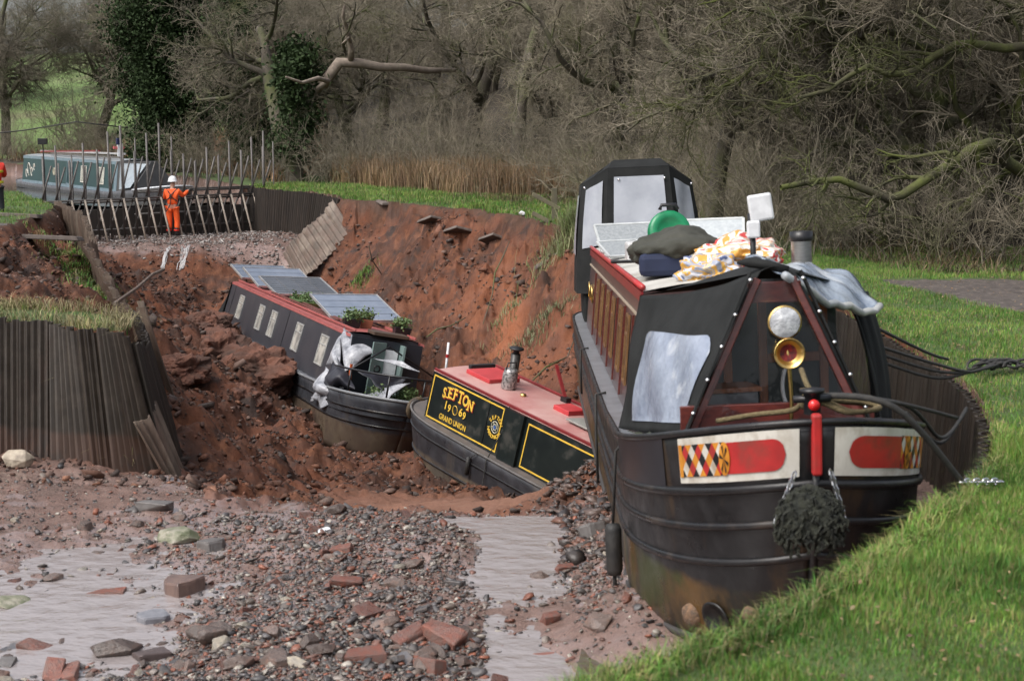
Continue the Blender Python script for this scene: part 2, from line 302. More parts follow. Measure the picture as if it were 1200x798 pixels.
# ---------------------------------------------------------------- ground sheets
def earth_mat():
    m = bpy.data.materials.new('earth'); m.use_nodes = True; n = m.node_tree.nodes; l = m.node_tree.links
    b = n['Principled BSDF']; tc = n.new('ShaderNodeTexCoord'); P = tc.outputs['Object']
    def noise(s, d=8, r=.62, dist=0):
        t = n.new('ShaderNodeTexNoise'); t.inputs['Scale'].default_value = s; t.inputs['Detail'].default_value = d
        t.inputs['Roughness'].default_value = r; t.inputs['Distortion'].default_value = dist; l.new(P, t.inputs['Vector']); return t.outputs[0]
    def mr(src, lo, hi, a=0, c=1):
        r_ = n.new('ShaderNodeMapRange'); r_.inputs[1].default_value = lo; r_.inputs[2].default_value = hi; r_.inputs[3].default_value = a; r_.inputs[4].default_value = c
        l.new(src, r_.inputs[0]); return r_.outputs[0]
    def mix(f, a, c):
        x = n.new('ShaderNodeMix'); x.data_type = 'RGBA'
        for k, q in ((0, f), (6, a), (7, c)):
            if hasattr(q, 'links'): l.new(q, x.inputs[k])
            else: x.inputs[k].default_value = (*q, 1)
        return x.outputs[2]
    at_ = n.new('ShaderNodeAttribute'); at_.attribute_name = 'Col'
    sp = n.new('ShaderNodeSeparateColor'); l.new(at_.outputs['Color'], sp.inputs[0]); wet, sand, pale = sp.outputs
    soil = mix(mr(noise(.55, 7, .6, .4), .42, .6), (.058, .025, .015), (.135, .049, .025))
    soil = mix(mr(noise(3.2, 8, .7), .5, .68), soil, (.18, .074, .038))
    soil = mix(mr(noise(1.3, 8, .7, .6), .52, .64), soil, (.038, .023, .018))
    soil = mix(mr(noise(9, 6, .7), .6, .75), soil, (.11, .06, .045))
    soil = mix(mr(pale, .55, 1), soil, (.26, .095, .045))
    mud = mix(mr(noise(1.1, 8, .65, .5), .4, .62), (.19, .125, .105), (.27, .185, .16))
    mud = mix(mr(noise(6, 6, .7), .55, .72), mud, (.11, .075, .066))
    sd_ = mix(mr(noise(2.2, 6, .6), .35, .65), (.25, .13, .088), (.20, .10, .066))
    soil = mix(mr(pale, .5, .05), soil, (.06, .034, .022))
    col = mix(sand, soil, sd_); col = mix(wet, col, mud)
    l.new(col, b.inputs['Base Color'])
    rr = n.new('ShaderNodeMix'); rr.data_type = 'FLOAT'; l.new(wet, rr.inputs[0])
    b.inputs['Specular IOR Level'].default_value = .3; l.new(mr(noise(1.7, 5), .4, .6, .6, .95), rr.inputs[2]); l.new(mr(noise(2.3, 5, .6, .6), .42, .58, .05, .28), rr.inputs[3])
    l.new(rr.outputs[0], b.inputs['Roughness'])
    cw_ = n.new('ShaderNodeMath'); cw_.operation = 'MULTIPLY'; l.new(wet, cw_.inputs[0]); l.new(mr(noise(1.1, 6, .6, .8), .40, .56), cw_.inputs[1]); l.new(cw_.outputs[0], b.inputs['Coat Weight']); b.inputs['Coat Roughness'].default_value = .10; b.inputs['Coat IOR'].default_value = 1.5
    bn = n.new('ShaderNodeBump'); bn.inputs['Strength'].default_value = .75; bn.inputs['Distance'].default_value = .05
    l.new(noise(9, 10, .72), bn.inputs['Height']); l.new(bn.outputs[0], b.inputs['Normal'])
    return m
EARTH = earth_mat()
TURF = mat('turf', (.045, .08, .018), (.06, .095, .025), 1.4, .9, bump=.6, bscale=14, c3=(.06, .045, .028), c3scale=2.5, c3amt=.4)
PATHM = mat('towpath gravel', (.085, .07, .062), (.055, .045, .04), 5, .8, bump=.7, bscale=30, c3=(.13, .11, .095), c3scale=9)
LITTER = mat('leaf litter', (.06, .05, .034), (.042, .036, .026), .9, .9, bump=.9, bscale=9, c3=(.085, .06, .04), c3scale=4)
FIELD = mat('field', (.10, .17, .04), (.13, .19, .055), .08, .9, bump=.5, bscale=3, c3=(.13, .13, .06), c3scale=.15)

ys = [3.2]
while ys[-1] < 62: ys.append(ys[-1]*1.0042)
while ys[-1] < 700: ys.append(ys[-1]*1.02)
ys = np.array(ys); us = np.concatenate([np.linspace(-1.6, -.62, 24, endpoint=False), np.linspace(-.62, -.38, 60, endpoint=False), np.linspace(-.38, .38, 620, endpoint=False),
                                        np.linspace(.38, .62, 60, endpoint=False), np.linspace(.62, 1.6, 25)])
GY, GU = np.meshgrid(ys, us, indexing='ij'); GX = GU*GY
gz, gd, gwet, gsand, gk = ground_parts(GX.ravel(), GY.ravel())
V = np.stack([GX.ravel(), GY.ravel(), gz], 1); nyr, nur = GY.shape
i0 = (np.arange(nyr-1)[:, None]*nur+np.arange(nur-1)[None, :]).ravel()
F = np.stack([i0, i0+1, i0+nur+1, i0+nur], 1)
fx, fy = V[F, 0].mean(1), V[F, 1].mean(1); fd = gd[F].mean(1); fk = gk[F].max(1); fz = V[F, 2].mean(1)
pathR = np.interp(fy, [5, 8, 12, 16, 18, 20, 22, 26], [6, 6, 7, 6.7, 5.9, 5.2, 5.0, 4.6])
is_bed = (fk > .02) & (fd > 0) & ((fy < 15) | (fy > 44.8)); is_soil = (fk > .02) & ~is_bed
on_path = ((fx > pathR+.2*fbm(fx, fy, .8, 3, 40)) & (fy < 21.5) & (fy > 10)) | ((fx < -10.6) & (np.abs(fy-(31.5+ (-fx-11)*.9)) < 1.6+.4*fbm(fx, fy, 1, 2, 3)))
fu = fx/fy
hst = np.interp(fu, [-.45, -.3, -.12, 0, .12, .25, .45], [84, 80, 62, 52, 40, 24, 21.6])
is_field = (fy > 84) & (fu < -.12)
is_lit = ~is_field & (fy > hst-1.5)
region = np.where(is_bed, 0, np.where(is_soil, 1, np.where(on_path, 2, np.where(is_field, 3, np.where(is_lit, 4, 5)))))
pale = np.exp(-((V[:, 0]+.2)/1.9)**2-((V[:, 1]-30)/4.2)**2)*.9*sst(-.4, .5, fbm(V[:, 0]*2, V[:, 1]*.6, .7, 4, 77))
tops = (sst(.30, .02, gd+.22*fbm(V[:, 0], V[:, 1], 1.6, 3, 88))*(V[:, 1] > 19)*.8).clip(0, 1)
colr = np.stack([gwet, gsand, np.clip(.5+.5*pale*(gd > 0)-.5*tops, 0, 1)], 1)
for k, (nm, m_, lb) in enumerate([('canal_bed', EARTH, 'wet pinkish mud of the drained canal bed'), ('collapsed_soil', EARTH, 'red soil of the collapsed embankment'),
                                  ('towpath', PATHM, 'dark gravel towpath'), ('field', FIELD, 'green field on the far hillside'),
                                  ('woodland_floor', LITTER, 'brown leaf litter rising under the wood'), ('grass_bank', TURF, 'grassy canal bank')]):
    f = F[region == k]; u_, inv = np.unique(f, return_inverse=True)
    o = mesh_np(nm, V[u_], inv.reshape(f.shape), m_, col=colr[u_], smooth=True); struct(o, lb)
    o.visible_volume_scatter = True

def water_mat(name, base, bump=.25, scale=9, stretch=(1, .45, 1), rough=.08):
    m = bpy.data.materials.new(name); m.use_nodes = True; n = m.node_tree.nodes; l = m.node_tree.links
    b = n['Principled BSDF']; b.inputs['Base Color'].default_value = (*base, 1); b.inputs['Roughness'].default_value = rough; b.inputs['Specular IOR Level'].default_value = 1; b.inputs['IOR'].default_value = 1.55
    tc = n.new('ShaderNodeTexCoord'); mp = n.new('ShaderNodeMapping'); mp.inputs['Scale'].default_value = stretch; l.new(tc.outputs['Object'], mp.inputs[0])
    t = n.new('ShaderNodeTexNoise'); t.inputs['Scale'].default_value = scale; t.inputs['Detail'].default_value = 5; l.new(mp.outputs[0], t.inputs['Vector'])
    bn = n.new('ShaderNodeBump'); bn.inputs['Strength'].default_value = bump; bn.inputs['Distance'].default_value = .05
    l.new(t.outputs[0], bn.inputs['Height']); l.new(bn.outputs[0], b.inputs['Normal']); return m
WAT = water_mat('silty sky-toned water', (.27, .24, .235), .6, 8, (.55, .8, 1), .035)  # silt colour lightened to stand in for the bright sky's reflection
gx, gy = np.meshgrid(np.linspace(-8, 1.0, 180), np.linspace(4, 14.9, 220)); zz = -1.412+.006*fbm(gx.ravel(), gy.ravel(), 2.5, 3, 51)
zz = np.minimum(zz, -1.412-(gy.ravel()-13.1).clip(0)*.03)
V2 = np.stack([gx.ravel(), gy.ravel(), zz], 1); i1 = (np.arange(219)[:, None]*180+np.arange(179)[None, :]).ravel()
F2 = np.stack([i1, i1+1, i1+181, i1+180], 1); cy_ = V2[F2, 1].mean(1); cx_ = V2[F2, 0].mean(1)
struct(mesh_np('stream_water', V2, F2[(cy_ < 13.85+.12*cx_+.35*fbm(cx_, cy_, 3.5, 3, 52))], WAT, smooth=True), 'shallow silty sky-toned water running over the drained bed')
PW = water_mat('ponded water', (.075, .05, .022), .08, 4, (1, 1, 1), .04)
mb = MB(); mb.add([(.35, 9.0, -1.345), (1.1, 8.7, -1.345), (1.25, 9.8, -1.345), (.85, 10.5, -1.345), (.5, 10.2, -1.345)], [(0, 1, 2, 3, 4)])
struct(mb.build('brown_puddle', PW), 'brown puddle beside the bow of the near boat')
CW = water_mat('canal water', (.045, .045, .035), .2, 3)
mb = MB(); mb.add([(-13.5, 50.6, -.62), (-9.2, 54, -.62), (-16, 69, -.62), (-40, 98, -.62), (-50, 94, -.62), (-22, 58, -.62)], [(0, 1, 2, 3, 4, 5)])
struct(mb.build('canal_water', CW), 'dark canal water held behind the dam')

# ---------------------------------------------------------------- grass
def blades(name, x, y, L, wd, m, label, cat='grass', cols=None, lean=.5, z=None, kind='stuff'):
    n = len(x); z = hz(x, y)-.01 if z is None else z; a = rng.uniform(0, 2*np.pi, n); L = L*rng.uniform(.5, 1.15, n)
    dx, dy = np.cos(a), np.sin(a); ph = rng.uniform(0, 2*np.pi, n); sx, sy = np.cos(ph)*wd/2, np.sin(ph)*wd/2
    le = rng.uniform(.1, 1, n)*lean
    P0 = np.stack([x, y, z], 1); H1 = np.stack([dx*L*le*.25, dy*L*le*.25, L*.55], 1); H2 = np.stack([dx*L*le*.9, dy*L*le*.9, L*(1-.45*le)], 1); S = np.stack([sx, sy, sx*0], 1)
    V = np.stack([P0-S, P0+S, P0+H1-S*.8, P0+H1+S*.8, P0+H2-S*.12, P0+H2+S*.12], 1).reshape(-1, 3)
    b = np.arange(n)[:, None]*6; F = np.concatenate([b+np.array([[0, 1, 3, 2]]), b+np.array([[2, 3, 5, 4]])])
    pal = np.array(cols); pt = np.clip(fbm(x, y, 1.7, 3, 90)*1.1+.5+rng.normal(0, .2, n), 0, 1)[:, None]; c = pal[rng.integers(0, len(pal), n)]*rng.uniform(.75, 1.25, (n, 1)); c = c*(1.12-.38*pt)+np.array([[.05, .035, .008]])*(1-pt)*(kind == 'stuff')
    o = mesh_np(name, V, F, m, col=np.repeat(c, 6, 0)); tag(o, label, cat, kind=kind); return o
GRASS = mat('grass blades', (1, 1, 1), (.8, .85, .8), 3, .55, attr=True, spec=.35)
GC = [(.072, .20, .028), (.083, .245, .033), (.05, .14, .022), (.115, .27, .044), (.19, .29, .055), (.072, .21, .028), (.28, .25, .11), (.22, .2, .08), (.12, .2, .035)]
GD = GC+[(.30, .25, .12), (.26, .22, .11)]
def scatter(n, x0, x1, y0, y1, keep):
    x = rng.uniform(x0, x1, n); y = rng.uniform(y0, y1, n); k = keep(x, y); return x[k], y[k]
def onbank(x, y): return sdist(x, y, BANK)+.16*fbm(x, y, 1.1, 3, 5)*sst(17, 24, y)*(1-sst(44, 46, y)*(x < -6)) < .02-.1*piled(x, y)
pr_ = lambda x, y: np.interp(y, [5, 8, 12, 16, 18, 20, 22, 26], [6, 6, 7, 6.7, 5.9, 5.2, 5.0, 4.6])
thin = lambda x, y, a: fbm(x, y, 1.3, 3, 60)+rng.uniform(-.5, .5, len(x)) > a
x, y = scatter(400000, .1, 6.6, 5.0, 10.6, lambda x, y: onbank(x, y) & (x/y < .64) & thin(x, y, -.5))
blades('grass', x, y, (.075+.05*fbm(x, y, 1.5, 2, 61)+.09*np.clip(fbm(x, y, 4.5, 2, 66)-.15, 0, 1)).clip(.03)*(1-.35*sst(1.2, .5, np.hypot(x-2.0, y-5.75))), .0045, GRASS, 'long green grass on the verge at the foot of the picture', cols=GC)
ed = sdist(x, y, BANK) > -.16; xe, ye = x[ed], y[ed]
blades('grass', xe, ye, .15, .005, GRASS, 'longer pale grass hanging along the bank edge by the bow', cols=GD, lean=1.3)
x, y = scatter(330000, 2.6, 13, 10.6, 26.5, lambda x, y: onbank(x, y) & ((x < pr_(x, y)+.1) | (y > 21.6)) & (x/y < .52) & thin(x, y, -.42))
blades('grass', x, y, .07+.03*fbm(x, y, 1, 2, 61), .006, GRASS, 'short green grass between the canal edge and the dark towpath', cols=GC)
x, y = scatter(150000, -9, 4.5, 28, 53, lambda x, y: onbank(x, y) & (sdist(x, y, BANK) > -4.6) & (x > -9) & thin(x, y, -.35))
blades('grass', x, y, .13+.08*fbm(x, y, .8, 2, 61), .014, GRASS, 'strip of green grass along the top of the collapsed bank', cols=GC+[(.2, .2, .09)])
x, y = scatter(120000, -19, -4, 16.2, 47, lambda x, y: onbank(x, y) & (x/y > -.42) & (y-x > 17) & ~((x < -10.6) & (np.abs(y-(31.5+(-x-11)*.9)) < 1.4)) & thin(x, y, -.35))
blades('grass', x, y, .12, .009, GRASS, 'green grass on top of the broken left bank', cols=GC)
x, y = scatter(24000, -10.5, -3.9, 16.0, 18.2, lambda x, y: (sdist(x, y, BANK) < .0) & (sdist(x, y, BANK) > -.22))
blades('dead_grass', x, y, .26, .007, GRASS, 'dead tan grass hanging over the ribbed wall top', cols=[(.28, .23, .12), (.2, .19, .08), (.36, .3, .18)], lean=1.8)
# clumps that slid down with the turf
def tuft(name, p, r, n, L, label, cols=GC, wd=.012, cat='grass clump', lean=1.2):
    x = rng.normal(p[0], r, n); y = rng.normal(p[1], r*.8, n); return blades(name, x, y, L, wd, GRASS, label, cat, cols=cols, lean=lean, kind='thing')
tuft('grass_clump', (-3.95, 40.0), .16, 350, .2, 'small green tuft clinging to the red soil face beside the leaning piles')
tuft('grass_clump', (-6.35, 44.2), .2, 260, .2, 'bright green tuft under the foot of the leaning piles')
tuft('grass_clump', (-9.9, 34.6), .5, 2600, .16, 'green turf slab slumped behind the left row of piles', cols=GD)
tuft('grass_clump', (-8.9, 32.1), .45, 2000, .16, 'lower grass clump slumped on the left pile tops below the turf slab', cols=GD)
tuft('grass_clump', (-8.0, 29.2), .3, 900, .25, 'small grass clump hanging beside the twisted left piles', cols=GD)
tuft('weed_patch', (.55, 28.4), .35, 500, .22, 'grey green weeds on the dark soil left of the large boat', cols=[(.14, .17, .08), (.2, .2, .12)], cat='weeds')
tuft('weed_patch', (-.1, 30.4), .25, 250, .2, 'pale weeds on the red soil behind the small boat chimney', cols=[(.16, .2, .08), (.22, .22, .13)], cat='weeds')
tuft('bramble_patch', (1.9, 31.2), .55, 3500, .75, 'pale green bramble on the bank corner beside the large boat canopy', cols=[(.12, .18, .05), (.2, .22, .1), (.25, .24, .13)], cat='bramble')
x, y = scatter(26000, .3, 4.6, 6.0, 19.2, lambda x, y: (sdist(x, y, BANK) < .03) & (sdist(x, y, BANK) > -.14))
blades('grass', x, y, .17, .005, GRASS, 'shaggy grass drooping over the pile wall beside the large boat', cols=GD+[(.36, .31, .16)], lean=1.5)
x, y = scatter(7000, .5, 9.5, 5, 22, lambda x, y: onbank(x, y) & (x/y < .42))
g_ = len(x); zz_ = hz(x, y)+rng.uniform(.02, .06, g_); a_ = rng.normal(0, 1, (g_, 3)); a_[:, 2] *= .3; a_ /= np.linalg.norm(a_, axis=1, keepdims=True); b_ = np.cross(a_, rng.normal(0, .25, (g_, 3))+[0, 0, 1]); b_ /= np.linalg.norm(b_, axis=1, keepdims=True)
Pc = np.stack([x, y, zz_], 1); sz_ = rng.uniform(.008, .019, (g_, 1)); Vl = np.stack([Pc-a_*sz_, Pc+b_*sz_*.6, Pc+a_*sz_, Pc-b_*sz_*.6], 1).reshape(-1, 3)
cl_ = np.repeat(np.array([(.2, .12, .06), (.28, .19, .1), (.1, .06, .04), (.22, .16, .09)])[rng.integers(0, 4, g_)], 4, 0)
tag(mesh_np('fallen_leaves', Vl, np.arange(g_*4).reshape(-1, 4), GRASS, col=cl_), 'dead brown leaves strewn over the right-hand grass', 'leaves', kind='stuff')
# dry reeds and bracken behind the grass strip
x, y = scatter(60000, -10, 3, 44, 56, lambda x, y: (sdist(x, y, BANK) < -3.6) & (y < 55-x*.6+.8*fbm(x, y, .5, 2, 4)) & (x < (60-y)*.3) & (y > 44-x*.9) & thin(x, y, -.35))
blades('dry_reeds', x, y, .95+.45*fbm(x, y, .4, 2, 64), .018, GRASS, 'tall dry tan reeds behind the far grass strip', 'reeds', cols=[(.23, .14, .085), (.30, .19, .12), (.17, .11, .07), (.2, .15, .09)], lean=.45)
x, y = scatter(42000, -2, 8.5, 21.6, 44, lambda x, y: (sdist(x, y, BANK) < -2.2) & (y > 22+(5-x).clip(0)*2.2) & (x/y < .42) & thin(x, y, -.1))
blades('undergrowth', x, y, .26, .012, GRASS, 'dry brown undergrowth under the right-hand wood', 'undergrowth', cols=[(.12, .08, .05), (.16, .11, .07), (.08, .06, .04), (.08, .09, .04)], lean=1.6)
x, y = scatter(50000, -34, -8, 52, 84, lambda x, y: (sdist(x, y, BANK) < -1.5) & (x/y < -.12) & thin(x, y, -.2))
blades('bracken', x, y, .9, .03, GRASS, 'reddish brown bracken beyond the teal boat', 'bracken', cols=[(.2, .1, .065), (.26, .15, .09), (.14, .08, .05)], lean=1.2)

# ---------------------------------------------------------------- stones
def hull_mesh(seed, kind):
    r = random.Random(seed); bm = bmesh.new()
    if kind == 'brick':
        for a in (-1, 1):
            for b in (-1, 1):
                for c in (-1, 1): bm.verts.new((a*.5*r.uniform(.8, 1.05), b*.34*r.uniform(.75, 1.1), c*.24*r.uniform(.8, 1.05)))
        for _ in range(3): bm.verts.new((r.uniform(-.5, .5), r.uniform(-.34, .34), r.choice((-1, 1))*.28))
        bm.verts.ensure_lookup_table(); q = bm.verts[r.randrange(8)]; q.co *= r.uniform(.35, .7); q = bm.verts[r.randrange(8)]; q.co *= r.uniform(.6, .9)
    elif kind == 'slab':
        k = r.randint(5, 7)
        for i in range(k):
            a = 2*math.pi*(i+r.uniform(-.3, .3))/k; q = r.uniform(.38, .55)
            for z in (-.09, .09): bm.verts.new((q*math.cos(a)*1.1, q*math.sin(a)*.8, z*r.uniform(.7, 1.2)))
    elif kind == 'ang':
        for _ in range(9):
            v = Vector((r.gauss(0, 1), r.gauss(0, 1), r.gauss(0, 1))).normalized(); bm.verts.new((v.x*.5, v.y*.4, v.z*.35))
    else:
        for _ in range(22):
            v = Vector((r.gauss(0, 1), r.gauss(0, 1), r.gauss(0, 1))).normalized(); bm.verts.new((v.x*.5, v.y*.42, v.z*.33*r.uniform(.8, 1.1)))
    bmesh.ops.convex_hull(bm, input=bm.verts)
    for v in [v for v in bm.verts if not v.link_faces]: bm.verts.remove(v)
    if kind in ('brick', 'slab', 'rock'):
        bmesh.ops.bevel(bm, geom=list(bm.edges), offset=.025, segments=1, affect='EDGES', clamp_overlap=True)
    me = bpy.data.meshes.new('stone'); bm.to_mesh(me); bm.free(); return me
SM = {'brick': mat('wet brick', (.20, .072, .048), (.14, .052, .038), 7, .38, bump=.7, bscale=22, c3=(.15, .10, .085), c3scale=3.5, c3amt=1.1, objrand=.4, rvar=.15),
      'slab': mat('wet slate', (.085, .085, .09), (.12, .11, .11), 4, .3, bump=.35, bscale=12, c3=(.14, .11, .095), c3scale=3, objrand=.4, rvar=.15),
      'rock': mat('wet brown stone', (.13, .095, .08), (.09, .07, .062), 5, .36, bump=.6, bscale=14, c3=(.17, .10, .075), c3scale=3, objrand=.4, rvar=.15),
      'pebble': mat('pale pebble', (.3, .26, .2), (.22, .2, .17), 6, .4, bump=.4, objrand=.35)}
VAR = {k: [] for k in SM}
for k in SM:
    for s_ in range(5):
        me = hull_mesh(s_*13+len(k), k); me.materials.append(SM[k]); VAR[k].append(me)
def stone(kind, x, y, sx, sy=None, sz=None, rot=None, tilt=.25, sink=.55, m=None, label=None, name=None, group=None, cat='stone', z=None, var=None):
    me = VAR[kind][var if var is not None else random.randrange(5)]
    if m: me = me.copy(); me.materials.clear(); me.materials.append(m)
    o = bpy.data.objects.new(name or {'brick': 'brick_fragment', 'slab': 'slate_piece', 'rock': 'stone', 'pebble': 'pebble'}[kind], me)
    sy = sy or sx; sz = sz or sx; zz = float(hz(x, y)[0]) if z is None else z
    o.scale = (sx, sy, sz); o.rotation_euler = (random.uniform(-tilt, tilt), random.uniform(-tilt, tilt), rot if rot is not None else random.uniform(0, 6.28))
    o.location = (x, y, zz+sz*({'slab': .05, 'brick': .2, 'rock': .22, 'pebble': .2}[kind])*(1-sink)); SC.collection.objects.link(o)
    tag(o, label, cat, group); return o
PALE = mat('pale boulder', (.42, .36, .28), (.3, .25, .19), 4, .6, bump=.6, bscale=12, c3=(.16, .13, .1), c3scale=3)
MOSSY = mat('mossy pale stone', (.30, .28, .22), (.19, .19, .13), 3, .5, bump=.7, bscale=12, c3=(.08, .10, .04), c3scale=3, c3amt=.9)
GREYB = mat('grey block', (.14, .13, .125), (.1, .09, .085), 5, .4, bump=.4, bscale=20)
REDB = mat('red brick', (.24, .08, .05), (.17, .06, .042), 7, .38, bump=.7, bscale=24, c3=(.15, .10, .085), c3scale=4, c3amt=.9)
WHITE = mat('white plastic', (.75, .76, .78), None, 8, .35)
def spot(X, Y, z=-1.4):
    u = (X-600)/F_PX; v = (399-Y)/F_PX; t = (z-CAM_H)/(-_s+v*_c); return u*t, t*(_c+v*_s)
def S(kind, X, Y, wpx, ratio=.6, hgt=.5, **k):
    x, y = spot(X, Y); w = wpx/F_PX*y; return stone(kind, x, y, w*1.05, w*ratio*1.6, w*hgt*1.8, **k)
S('rock', 22, 551, 42, .8, .5, m=PALE, rot=0, tilt=.05, sink=-.3, label='large pale rounded boulder at the foot of the ribbed wall', cat='boulder', name='boulder')
S('rock', 207, 631, 62, .6, .3, m=MOSSY, rot=.2, tilt=.08, sink=.1, label='pale mossy slab of stone lying across the puddle', name='mossy_stone')
S('rock', 12, 702, 62, .9, .32, m=MOSSY, rot=.9, tilt=.1, label='green mossy boulder at the puddle edge on the far left', cat='boulder', name='boulder')
S('brick', 180, 601, 42, .5, .4, m=GREYB, rot=-.35, tilt=.1, label='dark oblong block on the pink mud above the mossy slab', name='stone_block')
S('slab', 247, 641, 36, .8, 1.6, m=GREYB, rot=.8, tilt=.5, label='wedge of dark slate leaning beside the mossy slab')
S('brick', 127, 691, 44, .45, .35, m=REDB, rot=-.1, tilt=.1, label='long orange brick lying alone in the puddle')
S('slab', 181, 724, 40, .7, 1.2, rot=.1, tilt=.1, label='flat grey paving slate in the water of the puddle', m=mat('grey paving', (.2, .2, .22), None, 8, .35))
S('brick', 130, 734, 26, .6, .55, m=GREYB, rot=.2, label='small dark block standing in the water left of the flat paving slate')
S('rock', 138, 760, 70, .7, .42, rot=.6, tilt=.3, label='big brown tilted rock at the lower left')
S('brick', 178, 768, 40, .7, .5, m=mat('dark block', (.09, .065, .06), None, 6, .35, bump=.3), rot=.6, tilt=.3, label='dark square block right of the big brown tilted rock')
S('slab', 212, 690, 48, .9, 1.8, m=mat('brown flagstone', (.17, .11, .09), (.12, .08, .07), 4, .35, bump=.3), tilt=.15, label='brown flagstone on the rubble above the paving slate')
S('rock', 62, 677, 26, .7, .4, rot=.2, label='dark lump standing alone in the left puddle')
S('brick', 8, 775, 24, .8, .6, m=GREYB, rot=1.5, label='dark cut block at the bottom left corner')
S('brick', 428, 787, 50, .7, .42, m=REDB, rot=.2, tilt=.2, label='large orange brick at the bottom of the rubble bar')
S('brick', 645, 729, 22, .9, .75, m=REDB, rot=.3, tilt=.1, label='square red brick standing in the stream')
S('brick', 635, 764, 32, .6, .35, m=mat('pink brick', (.24, .1, .075), None, 7, .35), rot=0, tilt=.1, label='half sunk pink brick in the stream nearest the grass')
S('rock', 632, 673, 26, .9, .7, rot=.4, label='brown rock standing at the right edge of the stream')
S('slab', 697, 630, 36, .7, 1.6, m=GREYB, tilt=.5, rot=.2, label='dark slate piece leaning below the hull of the large boat')
S('brick', 662, 667, 26, .6, .45, m=REDB, rot=.3, label='orange brick on the mud between the stream and the large boat')
S('brick', 400, 654, 26, .7, .4, m=REDB, rot=-.2, label='flat orange brick in the middle of the rubble right of the white scrap')
S('brick', 405, 690, 40, .7, .35, m=REDB, rot=.1, label='orange brick with a second one under it amid the rubble')
S('slab', 381, 630, 16, .9, 1.0, m=WHITE, tilt=.2, label='small bright white scrap on the dark rubble', cat='litter', name='white_scrap')
S('brick', 430, 732, 34, .8, .5, rot=.9, tilt=.6, label='upturned orange brick amid the lower rubble')
SL = mat('soil lump', (.14, .058, .036), (.08, .038, .026), 2.5, .9, bump=1.5, bscale=8, c3=(.05, .028, .02), c3scale=1.5)
earth_block((-5.2, 30.9, -3.05), (.85, .7, .62), 3, 'big block of red earth against the side of the sunken grey boat')
earth_block((-6.5, 32.8, -2.95), (1.25, .8, .62), 5, 'wide mound of red earth near the stern of the grey boat')
earth_block((-5.0, 27.3, -3.0), (.7, .5, .4), 8, 'lumpy red earth block on the slope below the grey boat')
earth_block((-7.4, 36.5, -2.75), (.8, .6, .4), 11, 'dark earth block behind the wide mound by the grey boat stern')
earth_block((-5.9, 26.6, -2.2), (.6, .5, .35), 14, 'red earth block high on the slope under the leaning piles')
# countable stones of the rubble
ZL = {'brick': 'broken red brick lying loose in the wet rubble', 'slab': 'thin grey slate piece lying loose in the wet rubble', 'rock': 'rounded brown stone lying loose in the wet rubble', 'pebble': 'pale cream pebble in the wet rubble'}
ZG = {'brick': 'loose broken bricks in the rubble', 'slab': 'loose slates in the rubble', 'rock': 'loose brown stones in the rubble', 'pebble': 'pale pebbles in the rubble'}
def barw(X, Y):  # how much rubble lies at photo position X, Y
    a = math.exp(-((X-(430+ (Y-690)*.1))/150)**2)*.9+ (.7 if Y > 745 and X < 600 else 0)+(.5 if X > 630 and Y < 700 and X < 730 else 0)+.12
    if Y > 615 and 545+random.gauss(0, 14)+(Y-620)*.18 < X < 625+random.gauss(0, 12)+(Y-620)*.5: a = .03
    if X < 380 and Y < 600: a = .05
    return a
n_ = 0
while n_ < 262:
    X, Y = random.uniform(-20, 745), 798-218*random.random()**1.2
    if random.random() > barw(X, Y): continue
    x, y = spot(X, Y)
    if sdist(np.array([x]), np.array([y]), BANK)[0] < .2 or y > 14.2: continue
    k = random.choices(['brick', 'slab', 'rock', 'pebble'], [.2, .26, .42, .12])[0]; s_ = random.choice((random.uniform(.06, .13), random.uniform(.1, .26)*(1.35 if Y > 735 else .9)))*(.7 if k == 'pebble' else 1)*random.uniform(.7, 1)
    stone(k, x, y, s_, s_*random.uniform(.6, 1), s_*random.uniform(.6, 1), label=ZL[k], group=ZG[k], tilt=.35); n_ += 1
def rubble(name, x, y, size, m, label, pal, nv=5, cat='gravel', flat=.6, embed=.25, shape='rock'):
    n = len(x); z = hz(x, y); bases = []
    for k in range(nv):
        me = hull_mesh(100+k, 'ang' if shape == 'ang' or k % 2 else 'pebble'); bm = bmesh.new(); bm.from_mesh(me); bmesh.ops.triangulate(bm, faces=bm.faces)
        bases.append((np.array([v.co[:] for v in bm.verts]), np.array([[v.index for v in f.verts] for f in bm.faces]))); bm.free()
    VV, FF, CC, off = [], [], [], 0; pick = rng.integers(0, nv, n); pal = np.array(pal)
    for k in range(nv):
        idx = np.where(pick == k)[0]; bv, bf = bases[k]; m_ = len(idx)
        if not m_: continue
        a = rng.uniform(0, 2*np.pi, m_); s = size[idx][:, None]*rng.uniform(.6, 1.2, (m_, 3))*np.array([1, 1, flat]); ca, sa = np.cos(a), np.sin(a)
        p = bv[None]*s[:, None]; tl = rng.normal(0, .3, (m_, 2)); p[:, :, 2] += p[:, :, 0]*tl[:, :1]+p[:, :, 1]*tl[:, 1:]
        q = np.stack([p[..., 0]*ca[:, None]-p[..., 1]*sa[:, None]+x[idx][:, None], p[..., 0]*sa[:, None]+p[..., 1]*ca[:, None]+y[idx][:, None], p[..., 2]+(z[idx]+size[idx]*flat*.33*(1-embed))[:, None]], -1)
        VV.append(q.reshape(-1, 3)); FF.append((bf[None]+(np.arange(m_)*len(bv))[:, None, None]+off).reshape(-1, 3)); off += m_*len(bv)
        c = pal[rng.integers(0, len(pal), m_)]*rng.uniform(.6, 1.3, (m_, 1)); CC.append(np.repeat(c, len(bv), 0))
    o = mesh_np(name, np.concatenate(VV), np.concatenate(FF), m, col=np.concatenate(CC)); tag(o, label, cat, kind='stuff'); return o
